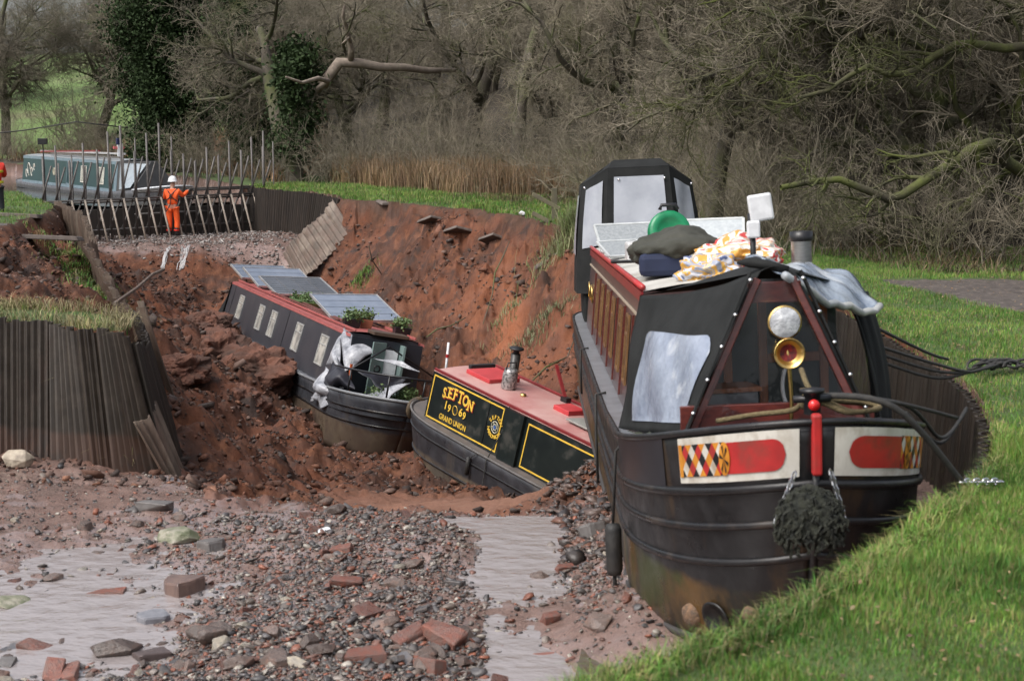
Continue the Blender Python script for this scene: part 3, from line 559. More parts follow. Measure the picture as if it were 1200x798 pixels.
GRAV = mat('wet gravel', (1, 1, 1), (.7, .7, .7), 30, .38, attr=True, bump=.3, bscale=60)
SOILM = mat('soil clods', (1, 1, 1), (.7, .65, .6), 8, .8, attr=True, bump=.8, bscale=18)
X = rng.uniform(-60, 760, 105000); Y = 838-260*rng.random(105000)**.95
bw = np.array([barw(a, b) for a, b in zip(X, Y)]); k = rng.random(105000) < bw*.55; X, Y = X[k], Y[k]
t = (-1.4-CAM_H)/(-_s+(399-Y)/F_PX*_c); x = (X-600)/F_PX*t; y = t*(_c+(399-Y)/F_PX*_s)
k = (sdist(x, y, BANK) > .05) & (y < 14.6); x, y = x[k], y[k]
xa, ya = scatter(9000, -9, 1.2, 8.5, 15.6, lambda x, y: (sdist(x, y, BANK) > .1) & (x/y > -.4)); x = np.r_[x, xa]; y = np.r_[y, ya]
pal = [(.13, .12, .12), (.07, .065, .065), (.2, .17, .15), (.17, .09, .07), (.1, .09, .085), (.32, .29, .25), (.24, .09, .055), (.15, .12, .1), (.09, .08, .08)]
rubble('gravel', x, y, (rng.gamma(1.5, .015, len(x))+.006).clip(.008, .13), GRAV, 'wet grey and red gravel bar on the drained bed', pal)
x, y = scatter(26000, -14, 0, 44.6, 53, lambda x, y: (sdist(x, y, BANK) > .1) & (fbm(x, y, .6, 3, 71)+rng.uniform(-.5, .5, len(x)) > -.1))
rubble('gravel', x, y, rng.gamma(2, .03, len(x)).clip(.02, .16), GRAV, 'grey stones strewn over the far bed below the dam', [(.2, .18, .17), (.28, .25, .23), (.14, .12, .11), (.34, .31, .29), (.16, .1, .08)])
spal = [(.12, .055, .035), (.17, .073, .043), (.08, .04, .028), (.15, .095, .075), (.055, .033, .026), (.2, .095, .058), (.12, .085, .072), (.09, .07, .062)]
x, y = scatter(110000, -12, 4, 14.8, 45, lambda x, y: (sdist(x, y, BANK) > .25) & (fbm(x, y, .7, 3, 72)+rng.uniform(-.6, .6, len(x)) > np.where((y > 27) & (x > -4+(38-y)*.2), .32, -.05)) & (np.exp(-(((x+.7)/1.4)**2+((y-17.6)/2.5)**2)**2)+.35*fbm(x, y, 1.5, 2, 99) < .35))
rubble('soil_clods', x, y, rng.gamma(1.3, .04, len(x)).clip(.018, .5)*np.where(y > 27, 1.1, .9), SOILM, 'crumbled red soil clods over the collapsed slope', spal, cat='soil clods', flat=.8, embed=.6, shape='ang')
x, y = scatter(5000, .4, 1.6, 12.2, 19, lambda x, y: (sdist(x, y, BANK) > .3) & (x < 1.35))
rubble('rubble', x, y, rng.gamma(1.8, .035, len(x)).clip(.02, .25), GRAV, 'muddy stones heaped between the small boat and the large hull', [(.11, .075, .062), (.08, .065, .058), (.13, .09, .075), (.06, .05, .05), (.16, .075, .05)], cat='rubble', shape='ang', embed=.5)

# ---------------------------------------------------------------- sheet piling
PILE = mat('pile steel', (.018, .014, .011), (.034, .025, .019), 5, .6, bump=.6, bscale=16, c3=(.022, .018, .013), c3scale=1.1, stretch=(1, 1, .25), rvar=.12)
PILEL = hull_mat('rust stained pile', (.024, .017, .011), (.05, .027, .017), -1.12, (.07, .04, .028), .5, c3=(.04, .03, .024))
PILER = mat('rusty pile', (.12, .08, .06), (.08, .06, .045), 5, .6, bump=.6, bscale=16, c3=(.2, .16, .125), c3scale=2.2, stretch=(1, 1, .3))
MOSSP = mat('mossy pile cap', (.13, .12, .06), (.09, .08, .05), 4, .8, bump=.8, bscale=14, c3=(.2, .16, .1), c3scale=3)
def respl(pts, n):
    p = np.array(pts, float); d = np.r_[0, np.cumsum(np.linalg.norm(np.diff(p, axis=0), axis=1))]; t = np.linspace(0, d[-1], n)
    return np.stack([np.interp(t, d, p[:, k]) for k in range(3)], 1), d[-1]
def piling(name, top, bot, m, label, pitch=.16, depth=.045, jag=.02, cap=None, nz=6, cat='piling', thick=.02):
    _, L = respl(top, 2); nr = max(4, int(L/pitch)); n = nr*8
    T, _ = respl(top, n); B, _ = respl(bot, n); d = np.gradient(T, axis=0); nx = np.stack([d[:, 1], -d[:, 0], d[:, 0]*0], 1); nx /= np.linalg.norm(nx, axis=1)[:, None]+1e-9
    ph = (np.arange(n)/8.) % 1; o = np.clip(np.abs(ph-.5)*6-1.5, -1, 1)*depth; o += rng.normal(0, .006, nr)[np.arange(n)//8 % nr]
    j = rng.normal(0, jag, nr+1)[(np.arange(n)//8)]
    mb = MB(); V = []
    for side in (0, 1):
        for i in range(n):
            for k in range(nz+1):
                a = k/nz; p = T[i]*(1-a)+B[i]*a+nx[i]*(o[i]+side*thick); p[2] += j[i]*(1-a); V.append(p)
    w = nz+1; F = []
    for side in (0, 1):
        b0 = side*n*w
        for i in range(n-1):
            for k in range(nz):
                q = (b0+i*w+k, b0+(i+1)*w+k, b0+(i+1)*w+k+1, b0+i*w+k+1); F.append(q if side == 0 else q[::-1])
    for i in range(n-1): F.append((i*w, n*w+i*w, n*w+(i+1)*w, (i+1)*w))
    for k in range(nz):
        for i in (0, n-1): F.append((i*w+k, i*w+k+1, n*w+i*w+k+1, n*w+i*w+k))
    mb.add(V, F); o_ = mb.build(name, m); tag(o_, label, cat)
    if cap:
        c = MB()
        pts = T[4::40]+np.array([0, 0, -.03]); c.tube([tuple(p) for p in pts], .062, 8); c.build('capping_rail', cap, o_, smooth=True)
    return o_
piling('sheet_pile_wall', [(-18, 18.9, .0), (-10, 17.55, .02), (-5.73, 16.86, .02), (-5.12, 16.7, .03), (-4.75, 16.35, -.02), (-4.5, 16.3, .02), (-4.06, 15.95, .0)],
       [(-18, 18.5, -1.75), (-10, 17.1, -1.75), (-5.65, 16.35, -1.75), (-4.9, 16.1, -1.75), (-4.3, 15.95, -1.75), (-4.05, 15.95, -1.75), (-3.72, 16.03, -1.75)], PILEL, 'dark ribbed steel wall holding the grassy left bank above the mud', .085, .024, .02, None)
piling('leaning_piles', [(-4.04, 15.98, -.1), (-4.2, 17.2, -.3), (-4.75, 19.3, -.42), (-5.5, 21.8, -.5)], [(-3.72, 16.1, -1.9), (-3.85, 17.6, -2.1), (-4.4, 19.7, -2.2), (-5.1, 22.2, -2.3)], PILE, 'ribbed piles turning the corner behind the near left wall', .1, .03, .03)
piling('leaning_piles', [(-4.02, 15.8, -.95), (-3.9, 16.05, -.9), (-3.95, 16.4, -.8)], [(-3.72, 15.85, -1.55), (-3.58, 16.1, -1.7), (-3.62, 16.5, -1.8)], PILER, 'short pale bent pile section at the foot of the wall corner', .1, .03, .04)
piling('leaning_piles', [(-5.4, 21.9, -.42), (-5.9, 23.8, -.8), (-6.95, 25.8, -.55), (-7.5, 28.2, -.72), (-8.75, 31, -.25), (-9.2, 33.4, -.42), (-10.4, 36.8, -.05), (-12.6, 42, 0)],
       [(-4.9, 22.0, -2.2), (-5.6, 24.1, -2.3), (-6.0, 26.0, -2.5), (-7.3, 28.4, -2.6), (-7.9, 31.2, -2.4), (-9.1, 33.6, -2.3), (-10.2, 37, -2.2), (-12.6, 42, -2)], PILER, 'long twisted row of rusty piles sagging along the collapsed left bank', .14, .04, .05)
piling('sheet_pile_wall', [(-8.9, 51.6, -.02), (-8.05, 49.75, 0), (-6.95, 48.3, 0), (-5.9, 46.5, 0), (-5.0, 44.4, -.05)], [(-8.9, 51.6, -1.7), (-8.05, 49.7, -1.7), (-7.0, 48.3, -1.7), (-6.1, 46.6, -1.7), (-5.6, 44.8, -1.7)], PILE, 'curved dark pile wall on the far bank right of the dam', .16, .04, .01)
piling('leaning_piles', [(-5.15, 44.0, -.1), (-5.5, 43.7, -.5), (-6.15, 43.3, -1.05), (-6.5, 43.1, -1.5)], [(-4.55, 43.0, -.75), (-4.9, 42.6, -1.3), (-5.5, 42.3, -1.9), (-6.0, 42.3, -2.2)], PILER, 'torn fan of rusty piles leaning below the far grass bank', .17, .05, .03)
piling('sheet_pile_wall', [(3.96, 19, -.04), (3.98, 15.9, -.04), (3.95, 14.0, -.04), (3.86, 12.66, -.04), (3.58, 11.3, -.04), (3.22, 10.1, -.05), (2.7, 9.1, -.05)],
       [(3.88, 19, -1.9), (3.9, 15.9, -1.5), (3.87, 14.0, -1.4), (3.78, 12.6, -1.4), (3.5, 11.2, -1.35), (3.15, 10.05, -1.3), (2.65, 9.05, -1.3)], PILE, 'dark pile wall along the grass beside the large boat', .16, .03, .004,
       None)
mb = MB(); mb.tube([at(134, 356, 23), at(160, 338, 25), at(178, 322, 28), at(192, 316, 30)], .03, 6)
tag(mb.build('broken_rail', PILER), 'broken capping rail hanging across the left hole', 'rail')
mb = MB(); mb.tube([at(155, 225, 40), at(162, 262, 37), at(240, 300, 34)], .01, 4)
def slabrow(p, n, label, sz=(.75, .6, .08)):
    for k in range(n):
        x_, y_, z_, r_ = p[k]; z_ = float(hz(x_, y_)[0])-.06; b = MB(); b.box((0, 0, 0), sz, None, 0, .92)
        o = b.build('broken_slab', mat('broken concrete', (.14, .115, .10), (.09, .07, .058), 4, .8, bump=.5), bevel=.02); o.location = (x_, y_, z_); o.rotation_euler = r_; tag(o, label[k], 'slab')
slabrow([(-3.35, 42.3, .1, (.1, .05, .4)), (-2.0, 39.3, -.22, (-.3, .2, .7)), (-1.25, 37.6, -.3, (-.25, .25, .6)), (-.35, 35.9, -.35, (-.3, .35, .6)), (.75, 31.6, -.75, (-.4, -.5, .4))], 5,
        ['broken slab resting on the grass above the red soil face', 'cracked slab slipping over the edge of the soil face, highest of the row', 'cracked slab jutting from the soil face, middle of the row', 'cracked slab with turf on it, lowest of the row on the soil face', 'mossy plank of turf stuck on the red soil near the large boat'])
# ---------------------------------------------------------------- trees
BARK = mat('mossy bark', (.10, .085, .065), (.07, .06, .048), 3, .9, bump=.8, bscale=12, c3=(.075, .095, .022), c3scale=1.1, c3amt=.75)
TWIG = mat('twigs', (.26, .225, .165), (.13, .115, .085), 1.5, .85, c3=(.13, .14, .05), c3scale=.5, c3amt=.35, objrand=.25)
DEADW = mat('bare dead wood', (.3, .25, .2), (.2, .16, .13), 3, .85, bump=.4)
def tubes(P, Rr, m):
    n, K, _ = P.shape; T = np.gradient(P, axis=1); T /= np.linalg.norm(T, axis=2, keepdims=True)+1e-9
    ref = np.where(np.abs(T[..., 2:3]) < .8, np.array([0, 0, 1.]), np.array([1., 0, 0])); A = np.cross(T, ref); A /= np.linalg.norm(A, axis=2, keepdims=True)+1e-9; B = np.cross(T, A)
    an = np.arange(m)*2*np.pi/m
    V = P[:, :, None]+(A[:, :, None]*np.cos(an)[:, None]+B[:, :, None]*np.sin(an)[:, None])*Rr[:, :, None, None]
    i, k, j = np.meshgrid(np.arange(n), np.arange(K-1), np.arange(m), indexing='ij'); b = i*K*m+k*m; j2 = (j+1) % m
    F = np.stack([b+j, b+j2, b+m+j2, b+m+j], -1).reshape(-1, 4); return V.reshape(-1, 3), F
def grow(g, S0, D0, L, r0, K, wob, up, taper):
    n = len(S0); P = [S0]; D = D0.copy()
    for k in range(K-1):
        D = D+g.normal(0, wob, (n, 3))+np.array([0, 0, up]); D /= np.linalg.norm(D, axis=1, keepdims=True); P.append(P[-1]+D*(L/(K-1))[:, None])
    return np.stack(P, 1), r0[:, None]*np.linspace(1, taper, K)[None]
def spawn(g, P, Rr, m, lo, ang, ratio):
    n, K, _ = P.shape; t = g.uniform(lo, 1, (n, m))*(K-1); k = np.minimum(t.astype(int), K-2); f = (t-k)[..., None]; I = np.arange(n)[:, None]
    S0 = P[I, k]*(1-f)+P[I, k+1]*f; T = P[I, k+1]-P[I, k]; T /= np.linalg.norm(T, axis=2, keepdims=True); rr = Rr[I, k]
    Q = g.normal(0, 1, (n, m, 3)); Q -= (Q*T).sum(2, keepdims=True)*T; Q /= np.linalg.norm(Q, axis=2, keepdims=True); a = g.uniform(*ang, (n, m))[..., None]
    return S0.reshape(-1, 3), (T*np.cos(a)+Q*np.sin(a)).reshape(-1, 3), (rr*ratio).ravel()
def make_tree(seed, Ht=4.2, limbs=8, spread=4.6, low=.3, dens=1., lean=.15, r=.26):
    g = np.random.default_rng(seed); out = []
    P, Q = grow(g, np.zeros((1, 3)), np.array([[g.normal(0, lean), g.normal(0, lean), 1.]]), np.array([Ht*1.5]), np.array([r]), 10, .10, .05, .35); P[:, 0, 2] -= .4
    out.append((P, Q, 9)); fl = np.zeros(3)
    S0, D0, r0 = spawn(g, P, Q, limbs, low, (.7, 1.45), .55); D0[:, 2] = np.abs(D0[:, 2])*.7
    P1, Q1 = grow(g, S0, D0, g.uniform(.6, 1.15, len(S0))*spread, r0, 9, .22, .05, .3); out.append((P1, Q1, 7))
    PP = np.concatenate([P1]); QQ = Q1
    S0, D0, r0 = spawn(g, PP, QQ, 9, .15, (.5, 1.2), .55); P2, Q2 = grow(g, S0, D0, g.uniform(.5, 1.1, len(S0))*spread*.5, r0, 7, .25, .03, .3); out.append((P2, Q2, 5))
    S0, D0, r0 = spawn(g, P2, Q2, int(8*dens), .1, (.5, 1.3), .5); P3, Q3 = grow(g, S0, D0, g.uniform(.4, 1.1, len(S0))*spread*.24, np.maximum(r0, .009), 5, .28, .0, .4); out.append((P3, Q3, 3))
    S0, D0, r0 = spawn(g, P3, Q3, int(7*dens), .1, (.5, 1.3), .6); P4, Q4 = grow(g, S0, D0, g.uniform(.4, 1.1, len(S0))*.62, np.maximum(r0, .006), 4, .3, .0, .6); out.append((P4, Q4, 3))
    S0, D0, r0 = spawn(g, P4, Q4, 3, .2, (.5, 1.2), .7); P5, Q5 = grow(g, S0, D0, g.uniform(.5, 1.1, len(S0))*.3, np.maximum(r0*0, .0045), 3, .3, .02, .7); out.append((P5, Q5, 3))
    def join(ls):
        V, F, o = [], [], 0
        for q in ls:
            v, f = tubes(*q); V.append(v); F.append(f+o); o += len(v)
        return np.concatenate(V), np.concatenate(F)
    return join(out[:1]), join(out[1:3]), join(out[3:]), (P1, P2)
def tree_obj(name, parts, label, group=None, bark=BARK, tw=TWIG):
    r_ = thing(name, label, 'tree', None, group)
    tr = mesh_np('trunk', *parts[0], bark, r_, smooth=True); lb = mesh_np('limbs', *parts[1], bark, r_, smooth=True); cr = mesh_np('crown', *parts[2], tw, r_); return r_
def copy_tree(o):
    c = o.copy(); SC.collection.objects.link(c)
    for ch in o.children:
        k = ch.copy(); SC.collection.objects.link(k); k.parent = c
    return c
GT = 'bare tangled trees of the hillside wood'
LT = 'bare moss-streaked tree tangled among the others in the wood'
protos = []
for s_, kw in enumerate([dict(low=.22), dict(low=.3, Ht=5, spread=4.2), dict(low=.18, Ht=3.6, spread=5.2, lean=.3), dict(low=.25, Ht=5.5, limbs=10, spread=3.8), dict(low=.2, Ht=3.2, limbs=9, spread=3.6, lean=.25)]):
    protos.append(tree_obj('bare_tree', make_tree(40+s_, **kw), LT, GT))
used = [False]*5
def put_tree(k, x, y, s, rz, label=None, group=GT, name=None):
    o = protos[k] if not used[k] else copy_tree(protos[k]); used[k] = True
    o.location = (x, y, float(hz(x, y)[0])-.1); o.scale = (s, s, s*random.uniform(.9, 1.1)); o.rotation_euler = (0, 0, rz)
    if label: o['label'] = label
    if name: o.name = name
    return o
rr_ = random.Random(5)
for D, u0, u1, st, sc in [(27, .27, .47, .14, .8), (33, .13, .46, .115, .85), (40, .07, .46, .09, .95), (50, -.0, .47, .072, 1.05), (61, -.1, .45, .066, 1.15), (74, -.2, .42, .062, 1.25), (90, -.33, .42, .055, 1.25), (112, -.42, .42, .05, 1.3)]:
    u = u0
    while u < u1:
        d = D*rr_.uniform(.93, 1.07)
        if not (D > 85 and u < -.24 and rr_.random() < .6): put_tree(rr_.randrange(5), u*d, d, sc*rr_.uniform(.85, 1.15), rr_.uniform(0, 6.28))
        u += st*rr_.uniform(.75, 1.25)
# trees one can single out
def solo(name, parts, x, y, s, rz, label, **k):
    o = tree_obj(name, parts, label, **k); o.location = (x, y, float(hz(x, y)[0])-.1); o.scale = (s, s, s); o.rotation_euler = (0, 0, rz); return o
MOSSB = mat('thick mossy limb', (.085, .10, .022), (.06, .055, .03), 2.2, .95, bump=1, bscale=10, c3=(.045, .038, .03), c3scale=1.5)
solo('oak_tree', make_tree(77, Ht=3.4, limbs=10, spread=5.6, low=.15, dens=1.1, lean=.5, r=.42), 10.2, 24.6, 1.05, 2.2, 'big leaning oak with vivid green mossy limbs right of the towpath', bark=MOSSB)
def big_limbs(tree, base, paths, m):
    for path, r0 in paths:
        P = np.array([[at(X, Y, D)[k]-base[k] for k in range(3)] for X, Y, D in path]); n = len(P); t = np.linspace(0, n-1, 14)
        Q = np.stack([np.interp(t, np.arange(n), P[:, k]) for k in range(3)], 1)+rng.normal(0, .035, (14, 3)); rr = r0*np.linspace(1, .35, 14)
        parts = [(Q[None], rr[None], 7)]; s, d, r1 = spawn(rng, Q[None], rr[None], 16, .1, (.5, 1.3), .5); a = grow(rng, s, d, rng.uniform(.5, 1.5, len(s)), r1, 7, .28, .02, .3); parts.append((*a, 5))
        s, d, r1 = spawn(rng, *a, 7, .1, (.5, 1.3), .5); b = grow(rng, s, d, rng.uniform(.3, .8, len(s)), np.maximum(r1, .006), 5, .3, 0, .4); parts.append((*b, 3))
        s, d, r1 = spawn(rng, *b, 5, .1, (.5, 1.3), .6); c = grow(rng, s, d, rng.uniform(.1, .4, len(s)), np.maximum(r1*0, .0045), 4, .3, 0, .6)
        parts.append((*c, 3)); V, F, o_ = [], [], 0
        for q in parts:
            v, f = tubes(*q); V.append(v); F.append(f+o_); o_ += len(v)
        mesh_np('mossy_limb', np.concatenate(V), np.concatenate(F), m, tree, smooth=True)
ob = thing('oak_tree', 'old oak just outside the frame whose green mossy limbs arch in over the right-hand path', 'tree', Vector((10.6, 25.4, float(hz(10.6, 25.4)[0])))); MB().tube([(0, 0, -.3), (-.1, 0, 1.2), (-.2, 0, 2.6), (.1, .2, 5)], [.5, .42, .36, .25], 14).build('trunk', MOSSB, ob, smooth=True)
big_limbs(ob, ob.location, [([(1310, 190, 25.4), (1200, 210, 24.6), (1150, 160, 24), (1095, 205, 23.6), (1040, 238, 23.4), (990, 205, 23.2), (915, 218, 23)], .12),
    ([(1320, 100, 25.4), (1200, 175, 25.2), (1165, 215, 25), (1120, 250, 25.2), (1070, 300, 25.5)], .13), ([(1330, 20, 25.4), (1190, 60, 25), (1110, 50, 24.6), (1060, 95, 24.4), (1010, 80, 24.2), (940, 120, 24)], .09),
    ([(1300, -60, 26), (1100, -30, 26), (1000, 12, 26), (930, 22, 26), (885, 12, 26), (850, -10, 26)], .10), ([(1120, -40, 26.5), (960, 50, 26.5), (880, 80, 26.3), (810, 130, 26.4), (770, 120, 26.5)], .06)], MOSSB)
solo('oak_tree', make_tree(91, Ht=3.6, limbs=9, spread=5.0, low=.12, dens=1.2, lean=.3, r=.4), 6.1, 27.5, .95, .6, 'thick reddish trunked oak standing behind the steel flue of the large boat', bark=BARK)
LEAF = mat('ivy leaves', (.018, .035, .010), (.032, .055, .017), 2, .75, attr=True, spec=.25)
def leaves(parent, C, n, size, rad):
    g = rng; i = g.integers(0, len(C), n); P = C[i]+g.normal(0, 1, (n, 3))*rad*g.random((n, 1))**.5
    a = g.normal(0, 1, (n, 3)); a /= np.linalg.norm(a, axis=1, keepdims=True); b = np.cross(a, g.normal(0, 1, (n, 3))); b /= np.linalg.norm(b, axis=1, keepdims=True); s = (size*g.uniform(.6, 1.3, n))[:, None]
    V = np.stack([P-a*s, P+b*s*.6, P+a*s, P-b*s*.6], 1).reshape(-1, 3); F = np.arange(n*4).reshape(-1, 4)
    c = np.repeat(g.uniform(.7, 1.25, (n, 1))*np.array([[1, 1, 1.]]), 4, 0); return mesh_np('ivy', V, F, LEAF, parent, col=c)
def ivy_tree(x, y, H, label, spread, seed, n):
    parts = make_tree(seed, Ht=H*.62, limbs=13, spread=spread, low=.06, dens=.9, r=.35, lean=.04)
    o = solo('ivy_tree', parts, x, y, 1, 0, label); P1, P2 = parts[3]
    g = np.random.default_rng(seed); zz = g.uniform(0, H, 70); C = np.stack([g.normal(0, .35*spread*.5, 70), g.normal(0, .35*spread*.5, 70), zz], 1)
    C = np.concatenate([C, P1[:, 1:7].reshape(-1, 3), P2[::3, 2]]); leaves(o, C, n, .075, .6); return o
ivy_tree(-15.0, 66, 10.5, 'tall tree smothered in dark green ivy right of the teal boat', 2.9, 55, 240000)
ivy_tree(-10.6, 63, 7.2, 'rounder dark green ivy covered tree between the tall ivy tree and the dead limbed oak', 2.2, 56, 150000)
o = solo('oak_tree', make_tree(63, Ht=4.4, limbs=9, spread=5.0, low=.4, dens=.9, r=.42), -7.9, 56, 1, 1.0, 'old oak with a long pale dead limb reaching right above the reeds')
ivyC = np.stack([rng.normal(0, .3, 40), rng.normal(0, .3, 40), rng.uniform(1, 5, 40)], 1); leaves(o, ivyC, 9000, .09, .4)
mb = MB(); z0 = float(hz(-7.9, 56)[0])
def W_(X, Y, D): return at(X, Y, D-5)-Vector((-7.9, 56, z0-.1))
mb.tube([W_(352, 100, 60), W_(366, 72, 59.6), W_(380, 72, 59), W_(400, 76, 58.6), W_(430, 75, 58.2), W_(470, 78, 58), W_(512, 76, 57.6)], [.2, .2, .17, .16, .14, .12, .07], 8)
mb.tube([W_(374, 72, 59.3), W_(362, 55, 59), W_(356, 40, 59), W_(338, 28, 58.7), W_(327, 18, 58.6), W_(322, 0, 58.4)], [.13, .11, .09, .08, .06, .04], 7)
mb.tube([W_(345, 105, 60), W_(332, 95, 59.3), W_(300, 92, 59), W_(262, 98, 58.8), W_(225, 92, 58.6)], [.13, .1, .08, .06, .03], 7)
mb.tube([W_(362, 50, 59), W_(348, 42, 58.8), W_(330, 50, 58.7)], [.06, .04, .02], 6)
mb.build('dead_limb', DEADW, o, smooth=True)
# thickets of thin upright stems
def bush(x, y, h, n, label, group=None, cl=TWIG):
    g = np.random.default_rng(int(abs(x*97+y*31))); S0 = np.stack([g.normal(0, h*.3, n), g.normal(0, h*.25, n), np.full(n, -.1)], 1)
    D0 = np.stack([g.normal(0, .45, n), g.normal(0, .45, n), np.ones(n)], 1); P, Q = grow(g, S0, D0, g.uniform(.5, 1.1, n)*h, np.full(n, .013), 6, .2, .0, .35)
    s, d, r0 = spawn(g, P, Q, 8, .15, (.3, 1.1), .7); P2, Q2 = grow(g, s, d, g.uniform(.3, 1, len(s))*h*.33, np.maximum(r0, .005), 4, .25, .02, .5)
    s, d, r0 = spawn(g, P2, Q2, 4, .2, (.3, 1.2), .7); P3, Q3 = grow(g, s, d, g.uniform(.3, 1, len(s))*h*.15, np.maximum(r0*0, .004), 3, .25, .02, .7)
    V, F, o_ = [], [], 0
    for q in ((P, Q, 3), (P2, Q2, 3), (P3, Q3, 3)):
        v, f = tubes(*q); V.append(v); F.append(f+o_); o_ += len(v)
    o = mesh_np('bush', np.concatenate(V), np.concatenate(F), cl); o.location = (x, y, float(hz(x, y)[0])); tag(o, label, 'bush', group); return o
GB = 'bare bushes behind the far grass strip'; b0 = None
for i, (x, y, h) in enumerate([(-6.5, 55, 2.6), (-4.2, 54, 3.2), (-2.0, 52.5, 3.0), (.3, 50, 2.8), (1.5, 46, 2.6), (2.9, 42, 2.4), (3.2, 37, 2.2), (4.3, 33.5, 1.9), (-8.8, 57, 2.4), (-12, 60, 2.6), (4.9, 29.5, 1.6), (6.4, 27.5, 1.5), (10.3, 27, 1.5), (5.2, 26, 2.6), (7.2, 24.5, 2.4), (11.2, 27.5, 3), (6.2, 30, 3.2), (8.8, 31, 3.4), (11, 33, 3.6), (5, 36, 3.2), (3.2, 40, 3.2), (7.8, 38, 4), (12, 38, 4), (-2.8, 57, 4), (-20, 74, 3), (-27, 82, 3.2), (-31, 84, 3.4), (-24.5, 88, 4)]):
    if i < 3: b0 = bush(x, y, h, 60, 'bare twiggy bush in the thicket behind the far grass strip', GB); bs = (bs if i else [])+[b0]
    else:
        b = bs[i % 3].copy(); SC.collection.objects.link(b); b.location = (x, y, float(hz(x, y)[0])); b.rotation_euler = (0, 0, i*1.7); s = h/(2.6, 3.2, 3.0)[i % 3]; b.scale = (s, s, s)
# overhanging branch at the top right
mb = MB()
# fence post remains
x, y = .95, 33.6; zb = float(hz(x, y)[0])
mb.beam((x, y, zb-.2), (x-.02, y, zb+.75), .13); mb.beam((x-.5, y+.05, zb+.62), (x+.1, y-.09, zb+.3), .05, .09); mb.beam((x-.5, y+.05, zb+.2), (x-.1, y-.09, zb), .05, .09)
tag(mb.build('fence_post', mat('mossy timber', (.13, .12, .07), (.09, .08, .06), 5, .9, bump=.5), bevel=.01), 'mossy broken post with slipped rails on the bank beside the large boat canopy', 'post')
p_ = at(612, 237, 35.6); b = stone('rock', p_.x, p_.y, .18, label='small white bag lying on the grass above the red soil', name='white_bag', cat='bag', m=WHITE, sink=-.3)
mb = MB(); pts = [at(597, 283, 33.8), at(590, 300, 33), at(580, 320, 32.3), at(577, 345, 31.5), at(566, 380, 30.5)]
tag(mb.tube(pts, [.01, .018, .016, .012, .01], 5).build('bare_root', BARK, smooth=True), 'long thin root hanging down the red soil face', 'root')
for k, (pp, lb) in enumerate([([(500, 395), (512, 386), (528, 382), (546, 372)], 'short root poking from the soil above the small boat'), ([(432, 288), (436, 305), (445, 318), (452, 330)], 'forked root hanging below the tuft near the leaning piles'),
                              ([(618, 452), (640, 430), (665, 418), (672, 400)], 'thin stem sticking out of dark soil right of the small chimney')]):
    D = (28.5, 39, 26)[k]; mb = MB(); mb.tube([at(a, b, D+.3*i) for i, (a, b) in enumerate(pp)], [.012, .018, .014, .01], 5); tag(mb.build('bare_root', BARK, smooth=True), lb, 'root')
# broken tarmac edge on the left bank
for k, (a, b, D, w, lb) in enumerate([(8, 250, 36, 1.6, 'upper broken tarmac sheet on the left bank edge'), (30, 262, 33.5, 2.4, 'long lower broken tarmac sheet on the left bank edge')]):
    q = at(a, b, D); q.z = float(hz(q.x, q.y)[0])+.0; mb = MB(); mb.box((0, 0, 0), (w, .8, .1), None, 0, .95); o = mb.build('tarmac_slab', mat('broken concrete', (.2, .17, .15)), bevel=.02); o.location = q; o.rotation_euler = (-.08, .05, .1); tag(o, lb, 'slab')

# ---------------------------------------------------------------- scaffold dam
GALV = mat('grey scaffold tube', (.11, .10, .095), (.075, .068, .062), 8, .5, metal=.2); TIMB = mat('pale strut', (.42, .36, .3), (.3, .25, .2), 6, .6)
DARKT = mat('dark boards', (.03, .026, .023), (.05, .042, .036), 3, .7, bump=.4, stretch=(1, 1, .2))
dam = thing('scaffold_dam', 'scaffold dam of upright tubes and pale struts across the canal behind the worker', 'scaffold dam', Vector((-11.2, 48.4, -1.5)))
IM = Matrix.Translation((11.2, -48.4, 1.5))
def dpart(mb, nm, m, **k):
    o = mb.build(nm, m, dam, **k); o.matrix_local = IM; return o
A, B = Vector((-14.0, 45.6, 0)), Vector((-8.35, 51.3, 0)); n_ = 19; al = (B-A).normalized(); out = Vector((al.y, -al.x, 0))
for i in range(n_):
    p = A+(B-A)*(i/(n_-1)); r_ = random.uniform
    top = [1.2, 1.5, 1.0, 1.6, 1.3, 1.9, 2.0, 1.2, 1.9, 2.1, 1.3, 1.2, .9, 1.4, 1.0, 1.5, 1.2, 1.6, 1.9][i]*r_(.95, 1.05)
    dpart(MB().tube([p+Vector((0, 0, -1.6)), p+Vector((r_(-.03, .03), 0, top))], .036, 6), 'upright', GALV, smooth=True)
    dpart(MB().tube([p+Vector((-.12, -.05, -.35)), p+Vector((.27, -.05, .95+r_(-.15, .15)))], .03, 6), 'upper_brace', GALV, smooth=True)
    dpart(MB().tube([p+Vector((.03, -.08, -.2)), p+Vector((.42, -.55, -1.53))], .034, 6), 'strut', TIMB, smooth=True)
    q = p-out*.0+Vector((0, .9, 0))
    dpart(MB().tube([p+Vector((.15, .5, -.3)), p+Vector((-.25, .1, -1.5))], .028, 6), 'back_strut', GALV, smooth=True)
    dpart(MB().tube([q+Vector((.2, 0, -1.6)), q+Vector((.2, 0, top*.8))], .028, 6), 'upright', GALV, smooth=True)
for dz, dy in ((-.2, -.06), (-.28, .1), (-.05, .85), (.0, .95), (-1.15, .15), (-.75, .9)):
    a, b = A+al*-.5+Vector((0, dy, dz)), B+al*.5+Vector((0, dy, dz))
    if dy > .5: a = A+(B-A)*.35+Vector((0, dy, dz))
    dpart(MB().tube([a, b], .032, 6), 'rail', GALV, smooth=True)
dpart(MB().beam(A+Vector((-.6, 1.5, -1.05)), B+Vector((.6, .9, -1.05)), .08, .95), 'stop_boards', DARKT)
